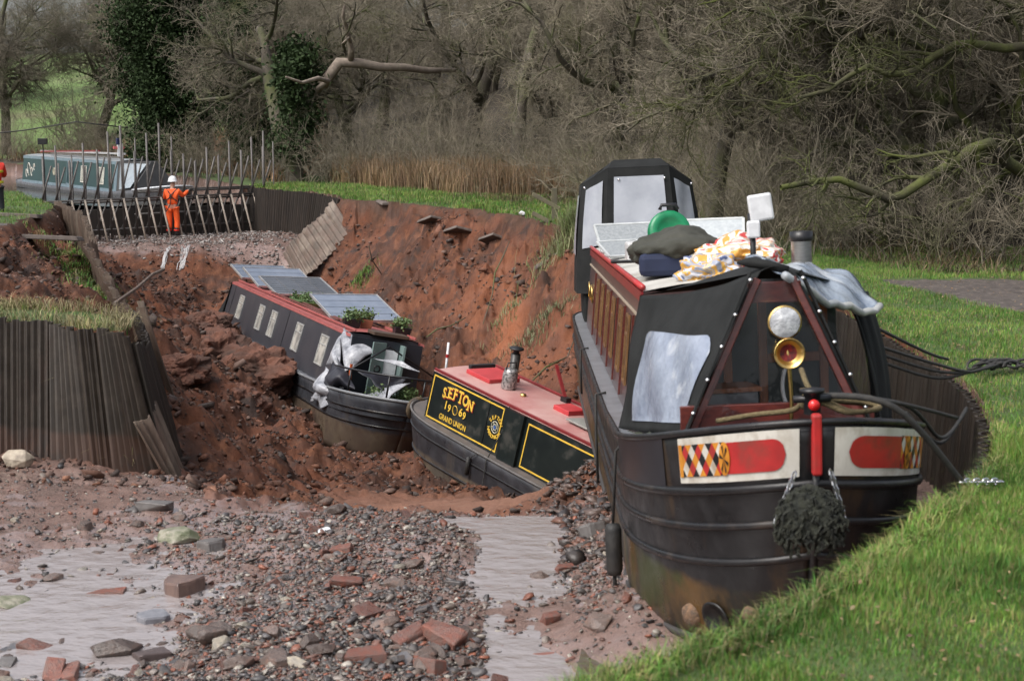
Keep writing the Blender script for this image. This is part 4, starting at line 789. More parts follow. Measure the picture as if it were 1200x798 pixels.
# overhead cable and lamp box far left
mb = MB(); a_ = at(-40, 160, 54); b_ = at(90, 143, 58); mb.tube([a_, (a_+b_)/2+Vector((0, 0, -.06)), b_, at(150, 150, 60)], .025, 5)
tag(mb.build('cable', GALV, smooth=True), 'grey cable stretched over the teal boat', 'cable')
mb = MB(); c = at(50, 166, 56); mb.box(c, (.34, .12, .22)); mb.beam(c, c+Vector((0, .1, -2.2)), .04)
fl = tag(mb.build('floodlight', mat('black plastic', (.015, .015, .016), None, 5, .4), bevel=.01), 'black floodlight on a pole above the teal boat', 'floodlight')
# thin waterfalls over the far lip
FALL = glass('falling water', (.8, .8, .8), .4, .2, .6, 12)
def fall(Xt, w, lb, D=44.55, yb=333):
    mb = MB(); X0 = at(Xt, 293, 44.6).x
    for k in range(13):
        x_ = X0+random.uniform(-w, w); mb.tube([(x_+random.uniform(-.04, .04), yy, float(hz(x_, yy)[0])+.06) for yy in (45.2, 44.95, 44.8, 44.65, 44.5, 44.3, 44.1)], [.005, .007, .008, .006, .008, .009, .012], 5)
    tag(mb.build('waterfall', FALL, smooth=True), lb, 'waterfall')
fall(215, .12, 'wider thin waterfall spilling over the lip right below the worker'); fall(194, .03, 'narrow trickle spilling over the lip left of the wider waterfall')

# ---------------------------------------------------------------- people
ORG = mat('orange workwear', (.95, .13, .02), (.85, .10, .015), 12, .7, bump=.3, bscale=14); SKIN = mat('skin', (.5, .28, .2), None, 8, .55); BLK = mat('black rubber', (.015, .015, .015), (.03, .028, .026), 9, .6, bump=.3)
REFL = mat('reflective tape', (.55, .55, .5), None, 9, .35); YEL = mat('yellow reflective', (.8, .75, .05), None, 9, .4)
def skin_mesh(name, verts, edges, radii, m, parent, root=0, sub=2):
    me = bpy.data.meshes.new(name); me.from_pydata(verts, edges, []); me.materials.append(m); o = link(bpy.data.objects.new(name, me), parent)
    sk = o.modifiers.new('skin', 'SKIN'); sk.use_smooth_shade = True
    for i, r_ in enumerate(radii): me.skin_vertices[0].data[i].radius = r_ if isinstance(r_, tuple) else (r_, r_)
    me.skin_vertices[0].data[root].use_root = True
    s_ = o.modifiers.new('sub', 'SUBSURF'); s_.levels = sub; s_.render_levels = sub; return o
def person(label, base, rz, jacket, hands, trousers=ORG, legs=True, s=1., helmet=True):
    p = thing('person', label, 'person', None); p.location = base; p.rotation_euler = (0, 0, rz); p.scale = (s, s, s)
    # faces +Y; body (skin) as one figure, clothes as children over it
    lh, rh = Vector(hands[0]), Vector(hands[1])
    V = [(0, 0, .95), (0, .01, 1.15), (0, .02, 1.38), (0, .04, 1.5), (0, .07, 1.6), (0, .08, 1.72),
         (.2, .02, 1.42), tuple(Vector((.27, .05, 1.2)).lerp(rh, .25)), tuple(rh), (-.2, .02, 1.42), tuple(Vector((-.27, .05, 1.2)).lerp(lh, .25)), tuple(lh),
         (.1, 0, .88), (.13, .03, .5), (.13, -.02, .1), (.14, .12, .04), (-.1, 0, .88), (-.12, .02, .5), (-.12, -.02, .1), (-.13, .12, .04)]
    E = [(0, 1), (1, 2), (2, 3), (3, 4), (4, 5), (2, 6), (6, 7), (7, 8), (2, 9), (9, 10), (10, 11), (0, 12), (12, 13), (13, 14), (14, 15), (0, 16), (16, 17), (17, 18), (18, 19)]
    skin_mesh('body', V, E, [.13, .12, .13, .055, .075, .085, .06, .045, .03, .06, .045, .03, .08, .06, .045, .04, .08, .06, .045, .04], SKIN, p)
    VJ = [V[0], V[1], V[2], (0, .03, 1.46), V[6], V[7], tuple(Vector(V[7]).lerp(rh, .82)), V[9], V[10], tuple(Vector(V[10]).lerp(lh, .82))]
    skin_mesh('jacket', VJ, [(0, 1), (1, 2), (2, 3), (2, 4), (4, 5), (5, 6), (2, 7), (7, 8), (8, 9)], [(.19, .15), (.18, .145), (.2, .14), (.085, .085), .09, .07, .058, .09, .07, .058], jacket, p)
    if legs:
        VT = [(0, 0, 1.0), V[12], V[13], (.13, -.01, .2), V[16], V[17], (-.12, -.01, .2)]
        skin_mesh('trousers', VT, [(0, 1), (1, 2), (2, 3), (0, 4), (4, 5), (5, 6)], [(.175, .14), .115, .095, .085, .115, .095, .085], trousers, p)
        for sx in (-1, 1):
            x_ = .125*sx
            skin_mesh('boot', [(x_, -.04, .3), (x_, -.04, .08), (x_, .1, .06), (x_, .19, .05)], [(0, 1), (1, 2), (2, 3)], [.07, .075, .06, .045], BLK, p, sub=1)
            MB().lathe([(.082, -.025), (.088, 0), (.082, .025)], 14, None, (x_, -.04, .2)).build('reflective_band', mat('red tape', (.8, .05, .03), None, 8, .4), p, smooth=True)
    for q in (lh, rh):
        d = (q-Vector((q.x*.8, q.y-.3, q.z))).normalized(); mb = MB()
        mb.box(q+d*.05, (.085, .09, .035))
        for k in range(4): mb.tube([q+d*.09+Vector((-.033+.022*k, 0, 0)), q+d*(.15-.01*abs(k-1))+Vector((-.033+.022*k, 0, -.012)), q+d*.16+Vector((-.033+.022*k, 0, -.045))], [.011, .01, .008], 6)
        mb.tube([q+d*.03+Vector((.04, 0, 0)), q+d*.08+Vector((.068, 0, -.02))], [.013, .009], 6)
        mb.build('glove', BLK, p, smooth=True)
    if helmet:
        hl = MB(); hl.lathe([(.0, .165), (.05, .158), (.1, .125), (.13, .07), (.138, .0), (.155, -.01), (.156, -.022), (.135, -.022)], 22, None, (0, .085, 1.74))
        hl.box((0, .21, 1.725), (.17, .1, .014)); hl.build('helmet', WHITE, p, smooth=True)
    return p
wz = float(hz(-10.75, 49.2)[0])
wk = person('worker in orange overalls and white helmet leaning on the dam rail, seen from behind', (-10.75, 48.2, float(hz(-10.75, 48.2)[0])), -.1, ORG, ((-.3, .32, 1.22), (.42, .42, 1.46)), s=1.0)
mb = MB()
for a, b in (((-.17, -.02, 1.5), (.02, -.155, 1.28)), ((.17, -.02, 1.5), (-.02, -.155, 1.28)), ((.02, -.155, 1.28), (-.2, -.08, 1.1)), ((-.02, -.155, 1.28), (.2, -.08, 1.1)), ((0, -.16, 1.28), (-.02, -.17, 1.0)), ((-.02, -.17, 1.0), (-.16, -.15, .78)), ((-.18, .16, 1.4), (-.17, -.02, 1.52)), ((.18, .16, 1.4), (.17, -.02, 1.52))):
    mb.tube([a, b], .017, 6)
mb.box((0, -.17, 1.28), (.07, .03, .07)); mb.build('harness', BLK, wk)
mb = MB()
for x_ in (-.12, .12): mb.box((x_, -.155, 1.2), (.045, .012, .3))
q = at(2, 228, 37.2); p2 = person('person in a red jacket with yellow bands on the far left bank', (q.x-.16, 37.2, float(hz(q.x, 37.2)[0])-.3), .6, mat('red jacket', (.75, .05, .03), None, 9, .7), ((-.3, .3, 1.2), (.3, .3, 1.15)), trousers=mat('dark trousers', (.03, .03, .04)), helmet=False)
mb = MB()
for z_ in (1.02, 1.28): mb.lathe([(.205, -.03), (.222, 0), (.205, .03)], 20, Matrix.Scale(1, 3), (0, 0, z_))
mb.build('yellow_band', YEL, p2, smooth=True)
# ---------------------------------------------------------------- narrowboats
class Hull:
    def __init__(s, L, bw=1.04, bb=.98, depth=1.05, bowlen=2.0, sternlen=.9, sheer=.3, rake=.55, ex=2.3, se=1.8):
        s.se = se
        s.L, s.bw, s.bb, s.dp, s.bl, s.sl, s.sh, s.rk, s.ex = L, bw, bb, depth, bowlen, sternlen, sheer, rake, ex
    def pos(s, side, a, v, off=0.):
        """a: 0 stern centre .. 1 straight sides begin .. 2 straight sides end .. 3 stem; v: 0 gunwale .. 1 bottom"""
        hw = s.bw*(1-v)+s.bb*v; ve = v**1.3
        if a < 1:
            ph = (1-a)*math.pi/2; x = hw*math.cos(ph)**(2/2.6); y = s.sl*(1-math.sin(ph)**(2/2.6)*(1-.5*v))
        elif a <= 2: x = hw; y = s.sl+(s.L-s.bl-s.sl)*(a-1)
        else:
            ph = (a-2)*math.pi/2; e = 2/(s.ex*(1-v)+2.1*v); x = hw*max(0, math.cos(ph))**e; y = s.L-s.bl+(s.bl-s.rk*ve)*math.sin(ph)**(2/2.3)
            x *= 1-.10*v*math.sin(ph)
        zt = s.sh*max(0, (y-(s.L-s.bl*2.4))/(s.bl*2.4))**s.se+(.12*max(0, 1-y/(s.sl*2))**1.5)
        zb = -s.dp+s.sh*.4*max(0, a-2)**2
        p = Vector((side*x, y, zt*(1-v)+zb*v))
        if off:
            d = 1e-3; aa = min(max(a, d), 3-d); q0, q1 = s.pos(side, aa-d, v), s.pos(side, aa+d, v); w0, w1 = s.pos(side, aa, max(0, v-d)), s.pos(side, aa, min(1, v+d))
            nn = (q1-q0).cross(w1-w0); nn = nn.normalized()*(-side if True else 1)
            if nn.x*side < 0 and a < 2.95: nn = -nn
            if a >= 2.95 and nn.y < 0: nn = -nn
            p = p+nn*off
        return p
    A = [i/8 for i in range(9)]+[1+i/6 for i in range(1, 7)]+[2+i/26 for i in range(1, 27)]
    def shell(s, m, parent, nv=8, name='hull', deck=None, decky=(None, None)):
        mb = MB()
        for sd in (-1, 1):
            V = [s.pos(sd, a, v/nv) for a in s.A for v in range(nv+1)]; w = nv+1; F = [(i*w+j, (i+1)*w+j, (i+1)*w+j+1, i*w+j+1) for i in range(len(s.A)-1) for j in range(nv)]
            mb.add(V, [f if sd < 0 else f[::-1] for f in F])
        n = len(s.A); V = [s.pos(sd, a, 1) for sd in (-1, 1) for a in s.A]; mb.add(V, [(i, n+i, n+i+1, i+1) for i in range(n-1)])
        o = mb.build(name, m, parent, smooth=True); q = o.modifiers.new('solid', 'SOLIDIFY'); q.thickness = .03; q.offset = -1; return o
    def deckm(s, m, parent, drop=.012, a0=0, a1=3, name='deck'):
        mb = MB(); AA = [a for a in s.A if a0 <= a <= a1]; n = len(AA); V = []
        for sd in (-1, 1):
            for a in AA: p = s.pos(sd, a, 0); V.append((p.x*.985, p.y, p.z-drop))
        mb.add(V, [(i, i+1, n+i+1, n+i) for i in range(n-1)]); return mb.build(name, m, parent)
    def strake(s, v, m, parent, a0=0, a1=3, r=.022, name='rubbing_strake', dz=0, ends=True):
        AA = [a for a in s.A if a0 <= a <= a1]; P = [s.pos(-1, a, v, .0)+Vector((0, 0, dz)) for a in AA]; Q = [s.pos(1, a, v, .0)+Vector((0, 0, dz)) for a in AA]
        mb = MB(); mb.tube(P+Q[::-1][1:] if a1 >= 3 else P, r, 8)
        if a1 < 3: mb.tube(Q, r, 8)
        return mb.build(name, m, parent, smooth=True)
def cabin_mesh(y0, y1, wb, wt, z0, z1, crown=.06, oy0=0, oy1=0):
    """side walls + ends as one shell, and separately the roof sheet"""
    mb = MB(); V = [(-wb, y0, z0), (wb, y0, z0), (wb, y1, z0), (-wb, y1, z0), (-wt, y0+oy0, z1), (wt, y0+oy0, z1), (wt, y1-oy1, z1), (-wt, y1-oy1, z1)]
    mb.add(V, [(0, 1, 5, 4), (1, 2, 6, 5), (2, 3, 7, 6), (3, 0, 4, 7)]); rf = MB()
    rf.grid(lambda u, v: (wt*(2*u-1)*1.01, y0+oy0-.01+(y1-oy1-y0-oy0+.02)*v, z1+.004+crown*(1-(2*u-1)**2)), 10, 4); return mb, rf
def side_pt(sd, y, t, wb, wt, z0, z1, off=0):
    return Vector((sd*(wb+(wt-wb)*t+off), y, z0+(z1-z0)*t))
def side_panel(mb, sd, ya, yb, ta, tb, C, off, th=.012, mi=0):
    P = [side_pt(sd, y, t, *C, o) for o in (off, off+th) for y, t in ((ya, ta), (yb, ta), (yb, tb), (ya, tb))]
    mb.add(P, [(0, 1, 2, 3), (4, 5, 6, 7), (0, 1, 5, 4), (1, 2, 6, 5), (2, 3, 7, 6), (3, 0, 4, 7)], mi); return mb
def side_frame(mb, sd, ya, yb, ta, tb, C, off, w, th=.015):
    wt_ = w/ (C[3]-C[2])
    side_panel(mb, sd, ya, yb, tb-wt_, tb, C, off, th); side_panel(mb, sd, ya, yb, ta, ta+wt_, C, off, th); side_panel(mb, sd, ya, ya+w, ta+wt_, tb-wt_, C, off, th); side_panel(mb, sd, yb-w, yb, ta+wt_, tb-wt_, C, off, th); return mb
BLACKP = mat('black hull paint', (.007, .007, .008), (.012, .011, .012), 4, .38, bump=.2, bscale=18, c3=(.045, .034, .028), c3scale=2.5, c3amt=.35, rvar=.12)
GREYDK = mat('grey side deck', (.21, .22, .24), (.15, .155, .17), 3, .32, bump=.2, bscale=20)
CANVAS = mat('black canvas', (.010, .011, .011), (.017, .018, .018), 3, .8, bump=.35, bscale=6, spec=.25)
CANG = mat('mildewed canvas', (.03, .036, .026), (.05, .06, .035), 5, .85, bump=.5)
BRASS = mat('brass', (.72, .5, .18), (.5, .33, .12), 12, .3, metal=1); CHROME = mat('chrome', (.75, .75, .76), None, 8, .16, metal=1)
STEEL = mat('brushed steel', (.5, .5, .5), (.38, .38, .38), 9, .3, metal=1, stretch=(1, 1, 6))
REDP = mat('red paint', (.46, .025, .025), (.36, .022, .022), 6, .42, coat=.15, c3=(.25, .04, .03), c3scale=7, c3amt=.5); WHP = mat('cream white paint', (.66, .64, .58), (.54, .52, .46), 5, .45, c3=(.36, .31, .24), c3scale=6, c3amt=.5, stretch=(1, 1, .6)); BLKP = mat('gloss black', (.012, .012, .014), None, 9, .35); ORP = mat('ochre paint', (.62, .26, .03), (.5, .19, .02), 12, .45)
MAHO = mat('varnished mahogany', (.12, .024, .017), (.075, .015, .012), 3, .3, stretch=(4, 1, 12), coat=.4); WOODO = mat('orange pine', (.42, .15, .055), (.3, .1, .035), 4, .45, stretch=(8, 8, .6))
CLEAR = glass('dark clear vinyl', (.02, .022, .025), .28, .04, .5, 2); MILK = mat('crumpled vinyl', (.30, .34, .42), (.20, .235, .31), 3.5, .16, bump=1, bscale=5, spec=.9, c3=(.55, .58, .62), c3scale=2.2, c3amt=.3)
MILK2 = mat('cloudy hood window', (.35, .37, .41), (.27, .29, .33), 2, .2, bump=.5, bscale=3, spec=.8)
ROPE = mat('old rope', (.17, .13, .065), (.11, .085, .04), 40, .9, bump=.8, bscale=80); BROPE = mat('black rope', (.02, .02, .02), (.035, .033, .03), 30, .8)

# ======== the large boat in front
NB = frame((-.17, -13.8, .72), 2.4, (0, 0, 0), (1.99, 24.3, -.84))
boat = thing('narrowboat', 'large black narrowboat with red and white diamond painted bow, resting on the near canal bed', 'narrowboat', NB)
H = Hull(15.65, depth=1.08, rake=.42, bowlen=2.5, sheer=.53, ex=2.08, se=2.7)
HM = hull_mat('weathered black hull', (.009, .009, .010), (.016, .014, .010), -.58, (.10, .055, .018), c3=(.035, .042, .012))
H.shell(HM, boat, 12); H.deckm(GREYDK, boat, .01, 0, 2.10, 'side_deck'); H.deckm(BLACKP, boat, .05, 2.1, 3, 'foredeck')
for v in (.26, .42, .585): H.strake(v, BLACKP, boat, 0 if v < .5 else 1.6, 3, .026 if v > .3 else .03)
H.strake(0, BLACKP, boat, 2.0, 3, .022, 'gunwale_rail')
H.strake(.985, mat('base plate', (.05, .045, .042), None, 5, .5), boat, 0, 3, .028, 'base_plate')
# bow flashes
for sd in (1, -1):
    a0, a1 = (2.50, 2.945) if sd > 0 else (2.43, 2.94)
    def Q(u, v, off=.012, a0=a0, a1=a1, sd=sd): return H.pos(sd, a0+(a1-a0)*u, .022+.20*v, off)
    fl = MB().grid(lambda u, v: Q(u, v), 24, 4).build('bow_flash', WHP, boat, smooth=True)
    n_ = 26; V = []
    u0, u1 = (.40, .9) if sd > 0 else (.3, .9)
    for i in range(n_+1):
        u = u0+(u1-u0)*i/n_; k = (i/n_-.8)/.2 if i/n_ > .8 else 0; hgt = .33*math.sqrt(max(0, 1-k*k)); V += [Q(u, .5-hgt, .018), Q(u, .5+hgt, .018)]
    MB().add(V, [(2*i, 2*i+1, 2*i+3, 2*i+2) for i in range(n_)]).build('red_scroll', REDP, fl)
    d = MB(); cu, cv, nx_ = .37, .17, 6; base = .045
    for r_ in range(0, 5):
        for c_ in range(0, 2*nx_+1):
            if (r_+c_) % 2: continue
            uc, vc = base+cu*c_/(2*nx_), .15+.7*r_/4; du, dv = cu/(2*nx_), .7/4
            P = []
            for a_, b_ in ((0, -dv), (du, 0), (0, dv), (-du, 0)): P.append(Q(min(max(uc+a_, base), base+cu), min(max(vc+b_, .15), .85), .018))
            d.add(P, [(0, 1, 2, 3)], [[0, 1], [2, 3]][((c_+r_)//2) % 2][((c_-r_)//2) % 2])
    d.build('diamond_pattern', [BLKP, WHP, REDP, ORP], fl)
    e = MB(); uc = .425 if sd > 0 else .33; V = [Q(uc, .5, .024)]+[Q(uc+.045*math.cos(t), .5+.36*math.sin(t), .023) for t in np.linspace(0, 2*math.pi, 17)[:-1]]
    e.add(V, [(0, 1+i, 1+(i+1) % 16) for i in range(16)]); e.build('rosette', ORP, fl)
    e = MB()
    for t in (.4, 1.2, 2.2, 3.4, 4.4, 5.4): e.add([Q(uc, .5, .028), Q(uc+.036*math.cos(t-.16), .5+.3*math.sin(t-.16), .028), Q(uc+.036*math.cos(t+.16), .5+.3*math.sin(t+.16), .028)], [(0, 1, 2)])
    e.build('rosette_petals', BLKP, fl)
    e = MB().add([Q(.012, .14, .019), Q(.044, .14, .019), Q(.05, .5, .019), Q(.044, .86, .019), Q(.012, .86, .019)], [(0, 1, 2, 3, 4)]); e.build('flash_end', ORP, fl)
# stem post
st = [H.pos(1, 3, v, 0)+Vector((0, .035, 0)) for v in (0, .1, .22)]
MB().beam(st[0]+Vector((0, -.03, .05)), st[2], .06, .06, (0, 1, 0)).build('stem_post', REDP, boat, bevel=.015)
MB().tube([H.pos(1, 3, v, 0)+Vector((0, .012, 0)) for v in (.2, .4, .6, .8, 1)], .025, 6).build('stem_bar', BLACKP, boat, smooth=True)
mb = MB(); p = st[0]+Vector((0, -.16, .03)); mb.lathe([(.05, 0), (.05, .12), (.075, .13), (.075, .15), (0, .155)], 14, None, p); mb.tube([p+Vector((-.11, 0, .09)), p+Vector((.11, 0, .09))], .022, 8); mb.build('mooring_post', BLKP, boat, smooth=True)
MB().lathe([(.0, .03), (.032, .025), (.034, 0)], 12, Matrix.Rotation(-math.pi/2, 3, 'X'), p+Vector((0, .055, .06))).build('red_lamp', mat('red lens', (.6, .02, .02), None, 8, .2), boat, smooth=True)
# raised bulwark pieces and anode marks
for a0, a1 in ((2.05, 2.42),):
    for sd in (1, -1): MB().grid(lambda u, v: H.pos(sd, a0+(a1-a0)*u, .24*v, .006+.001)+Vector((0, 0, .0)), 10, 2).build('bulwark_plate', mat('blue black plate', (.02, .023, .03), None, 4, .3), boat, smooth=True)
for a, v, r_ in ((2.5, .87, .085), (2.76, .83, .05)):
    c = H.pos(1, a, v, .02); nrm = (H.pos(1, a, v, .05)-c).normalized(); mb = MB(); mb.lathe([(r_, -.02), (r_*.9, .015), (r_*.5, .03), (0, .032)], 14, nrm.to_track_quat('Z', 'Y').to_matrix(), c)
    mb.build('anode', mat('crusty anode', (.2, .12, .07), (.1, .07, .05), 25, .9, bump=1, bscale=30), boat, smooth=True)
c = H.pos(1, 2.62, .86, .012); nrm = (H.pos(1, 2.62, .86, .04)-c).normalized(); MB().lathe([(.115, 0), (.12, .012), (.1, .016), (.09, -.01), (0, -.012)], 22, nrm.to_track_quat('Z', 'Y').to_matrix(), c).build('thruster_tube', mat('tube black', (.008, .008, .008), None, 4, .4), boat, smooth=True)
# cabin
C = (.86, .74, .0, 1.12); PANEL = mat('maroon grey cabin side', (.085, .052, .05), (.06, .038, .04), 2, .3, coat=.3, stretch=(1, .4, 2))
cb, rf = cabin_mesh(2.0, 12.35, *C, crown=.07); cbo = cb.build('cabin', PANEL, boat); rfo = rf.build('roof', mat('off white roof', (.55, .54, .5), (.42, .41, .37), 2.5, .55, bump=.2, c3=(.28, .25, .2), c3scale=2), cbo, smooth=True)
for sd in (1, -1):
    side_panel(MB(), sd, 2.0, 12.35, .93, 1.0, C, .004, .02).build('cant_rail', mat('dark red band', (.25, .018, .02), (.18, .015, .018), 3, .35, coat=.3), cbo)
    MB().tube([(sd*.75, 2.0+i*1.035, 1.155) for i in range(11)], .026, 8).build('handrail', REDP, cbo, smooth=True)
    side_panel(MB(), sd, 2.0, 12.35, .80, .82, C, .004, .012).build('coach_line', mat('cream line', (.4, .33, .25), None, 6, .5), cbo)
    for k, y in enumerate([10.95, 9.9, 8.6, 7.5, 6.2, 5.0]):
        w_ = .38; win = side_frame(MB(), sd, y-w_/2, y+w_/2, .2, .75, C, .006, .03, .02).build('window', mat('brass frame', (.35, .2, .09), (.22, .12, .06), 6, .35, metal=.6), cbo)
        side_panel(MB(), sd, y-w_/2+.03, y+w_/2-.03, .23, .72, C, .002, .012).build('pane', mat('dark cabin glass', (.03, .028, .024), (.07, .05, .035), 3, .08, spec=.9), win)
        side_panel(MB(), sd, y-w_/2+.03, y+w_/2-.03, .58, .60, C, .012, .014).build('glazing_bar', _M['brass frame'], win)
    for y in (11.55, 10.42, 9.25, 8.05, 6.85, 5.6, 4.2):
        side_panel(MB(), sd, y-.02, y+.02, .05, .78, C, .004, .02).build('panel_moulding', _M['cream line'] if False else MAHO, cbo)
    for y in (3.5, 2.7):
        mb = MB(); c = side_pt(sd, y, .5, *C, .012); mb.lathe([(.10, 0), (.13, 0), (.13, .02), (.10, .025)], 18, Matrix.Rotation(sd*math.pi/2, 3, 'Y') @ Matrix.Scale(1, 3), c); ph = mb.build('porthole', BRASS, cbo, smooth=True)
        MB().lathe([(.0, .008), (.105, .008)], 18, Matrix.Rotation(sd*math.pi/2, 3, 'Y'), c).build('pane', _M['dark cabin glass'], ph)
# mooring cleats on roof near the stern
# front bulkhead with wooden doors
MB().box((0, 12.36, .5), (1.55, .02, 1.1)).build('bulkhead', mat('dark green bulkhead', (.02, .035, .025), None, 4, .4), boat)
dr = MB()
for x0, x1 in ((-.66, -.18), (.1, .55)):
    for x_ in (x0, x1): dr.box((x_, 12.42, .55), (.065, .06, 1.02))
    for z_ in (.08, .56, 1.03): dr.box(((x0+x1)/2, 12.42, z_), (x1-x0-.066, .05, .07))
dr.build('wooden_doors', WOODO, boat, bevel=.006)
# cratch: board, frame, canvas cover
FB, FT = .33, 1.30
LA, LB = (.60, 14.45, FB), (.10, 14.35, FT)   # viewer's left is +X
def PT(x, y, z): return Vector((x, y, z))
cr = MB(); tri = [PT(.60, 14.45, FB), PT(-.52, 14.45, FB), PT(-.10, 14.32, FT), PT(.13, 14.32, FT)]
def lerp2(a, b, t): return a*(1-t)+b*t
fr = MB(); fr.beam(tri[0]+Vector((.08, 0, .07)), tri[1]+Vector((-.08, 0, .07)), .05, .17); fr.beam(tri[0], tri[3], .05, .09, (0, 1, 0)); fr.beam(tri[1], tri[2], .05, .09, (0, 1, 0)); fr.beam(tri[3]+Vector((.06, .0, -.09)), tri[2]+Vector((-.06, 0, -.09)), .05, .14)
cratch = fr.build('cratch_board', MAHO, boat, bevel=.006)
pn = MB(); a_, b_, c_, d_ = [p+Vector((0, .035, 0)) for p in tri]; pn.grid(lambda u, v: lerp2(lerp2(a_, b_, u), lerp2(d_, c_, u), v)+Vector((0, .012*math.sin(u*9+v*5), 0)), 12, 12); pn.build('clear_panel', CLEAR, cratch, smooth=True)
RL, RR = [PT(.79, 12.45, 1.10), PT(.99, 12.7, .08)], [PT(-.92, 12.5, 1.10), PT(-1.07, 12.7, .08)]
def canvas_side(sd, win):
    """bilinear sheet between the triangle edge and the cabin, with a window in it"""
    if sd > 0: ft, fb, rt, rb = tri[3]+Vector((-.02, .03, .05)), tri[0]+Vector((.05, .04, -.03)), RL[0], RL[1]
    else: ft, fb, rt, rb = tri[2]+Vector((.02, .03, .05)), tri[1]+Vector((-.05, .04, -.03)), RR[0], RR[1]
    def P(p, q, off=0):
        a = lerp2(ft, fb, q); b = lerp2(rt, rb, q); r_ = lerp2(a, b, p); bul = math.sin(math.pi*p)*math.sin(math.pi*min(1, q*1.1))
        sag = -.05*math.sin(math.pi*p)*(1-q)**2
        return r_+Vector((sd*(.07*bul+.012*math.sin(p*17+q*9)*(1-win*.4)+off), .04*bul+off*.6, sag))
    return P
P1 = canvas_side(1, 0)
n_ = 30
cv = MB(); cover = cv.grid(lambda u, v: P1(u, v), n_, n_).build('canvas_cover', CANVAS, boat, smooth=True, solid=.008)
def W1(u, v):
    p = .10+.70*u; qt = .27+.09*math.sin((1-u)*math.pi*.5)**2+(.12*(1-u/.12)**2 if u < .12 else 0)+(.03*((u-.9)/.1)**2 if u > .9 else 0); return P1(p, qt+(.93-qt)*v)+Vector((.012, .012, 0))
MB().grid(W1, 30, 24).build('vinyl_window', MILK, cover, smooth=True)
P2 = canvas_side(-1, 1)
V = [P2(i/n_, j/n_) for i in range(n_+1) for j in range(n_+1)]; F0, F1 = [], []
for i in range(n_):
    for j in range(n_):
        p, q = (i+.5)/n_, (j+.5)/n_
        f = (i*(n_+1)+j, (i+1)*(n_+1)+j, (i+1)*(n_+1)+j+1, i*(n_+1)+j+1)
        if p > .70 or p < .07 or q > .95: F0.append(f)
        elif p > .1 and q > .22: F1.append(f)
MB().add(V, F0).build('canvas_cover', CANVAS, boat, smooth=True, solid=.012); MB().add(V, F1).build('clear_side_window', glass('thin vinyl', (.03, .035, .04), .1, .05, .3, 3), cover, smooth=True)
# top of the cover from the triangle apex back to the cabin
tp = MB(); fl_, fr_ = tri[3]+Vector((-.02, .03, .05)), tri[2]+Vector((.02, .03, .05))
tp.grid(lambda u, v: lerp2(lerp2(fl_, fr_, u), lerp2(RL[0], RR[0], u), v)+Vector((0, 0, .09*math.sin(math.pi*v)*math.sin(math.pi*u)+.03*math.sin(math.pi*u))), 14, 12); tp.build('canvas_top', CANVAS, cover, smooth=True)
sk = MB(); sk.grid(lambda u, v: lerp2(RL[1], tri[0]+Vector((.05, .05, -.03)), u)+Vector((.03*v, .03*v, -.10*v-.02*abs(math.sin(u*19)))), 20, 3); sk.build('canvas_skirt', CANG, cover, smooth=True, solid=.01)
for a, b in ((tri[3], tri[0]), (tri[2], tri[1])):
    e = MB(); o_ = Vector((.05 if a.x > 0 else -.05, .055, 0)); e.beam(a+o_+Vector((0, 0, .05)), b+o_, .012, .10, (0, 1, 0)) ; e.build('canvas_edge', CANVAS, cover)
    s_ = MB()
    for t in (.02, .25, .46, .68, .9): s_.lathe([(.0, .012), (.013, .008), (.015, 0)], 8, Matrix.Rotation(-math.pi/2, 3, 'X'), lerp2(a, b, t)+o_+Vector((0, .055, .02)))
    s_.build('press_studs', CHROME, cover, smooth=True)
# rolled clear sheet over the right-hand top
ro = MB(); ra, rb_ = PT(.12, 14.30, 1.50), PT(-.86, 13.15, 1.22)
def roll(u, v):
    b = lerp2(PT(.16, 14.0, FT+.13), PT(-.80, 12.45, 1.24), u); c = lerp2(PT(-.04, 14.42, FT+.0), PT(-.95, 13.15, .97), u**.8)+Vector((0, 0, -.07*math.sin(math.pi*u)))
    w = lerp2(b, c, v); return w+Vector((0, 0, .05*math.sin(math.pi*v)+.018*math.sin(u*13+v*7)+.012*math.sin(u*31-v*11)))
ro.grid(roll, 26, 12); ro.build('rolled_vinyl', mat('blue silver vinyl', (.10, .14, .21), (.32, .37, .43), 3, .12, bump=1, bscale=6, spec=1, c3=(.72, .74, .74), c3scale=2, c3amt=.5), cover, smooth=True, solid=.01)
MB().tube([roll(i/12, 1) for i in range(13)], .028, 8).build('rolled_hem', mat('pale vinyl hem', (.5, .5, .47), (.3, .33, .36), 4, .3), cover, smooth=True)
MB().tube([PT(.24, 14.2, FT+.11), PT(.17, 14.25, FT+.11), PT(.05, 14.3, FT+.09), PT(-.08, 14.34, FT+.06)], [.01, .035, .035, .02], 10).build('flap_roll', CANVAS, cover, smooth=True)
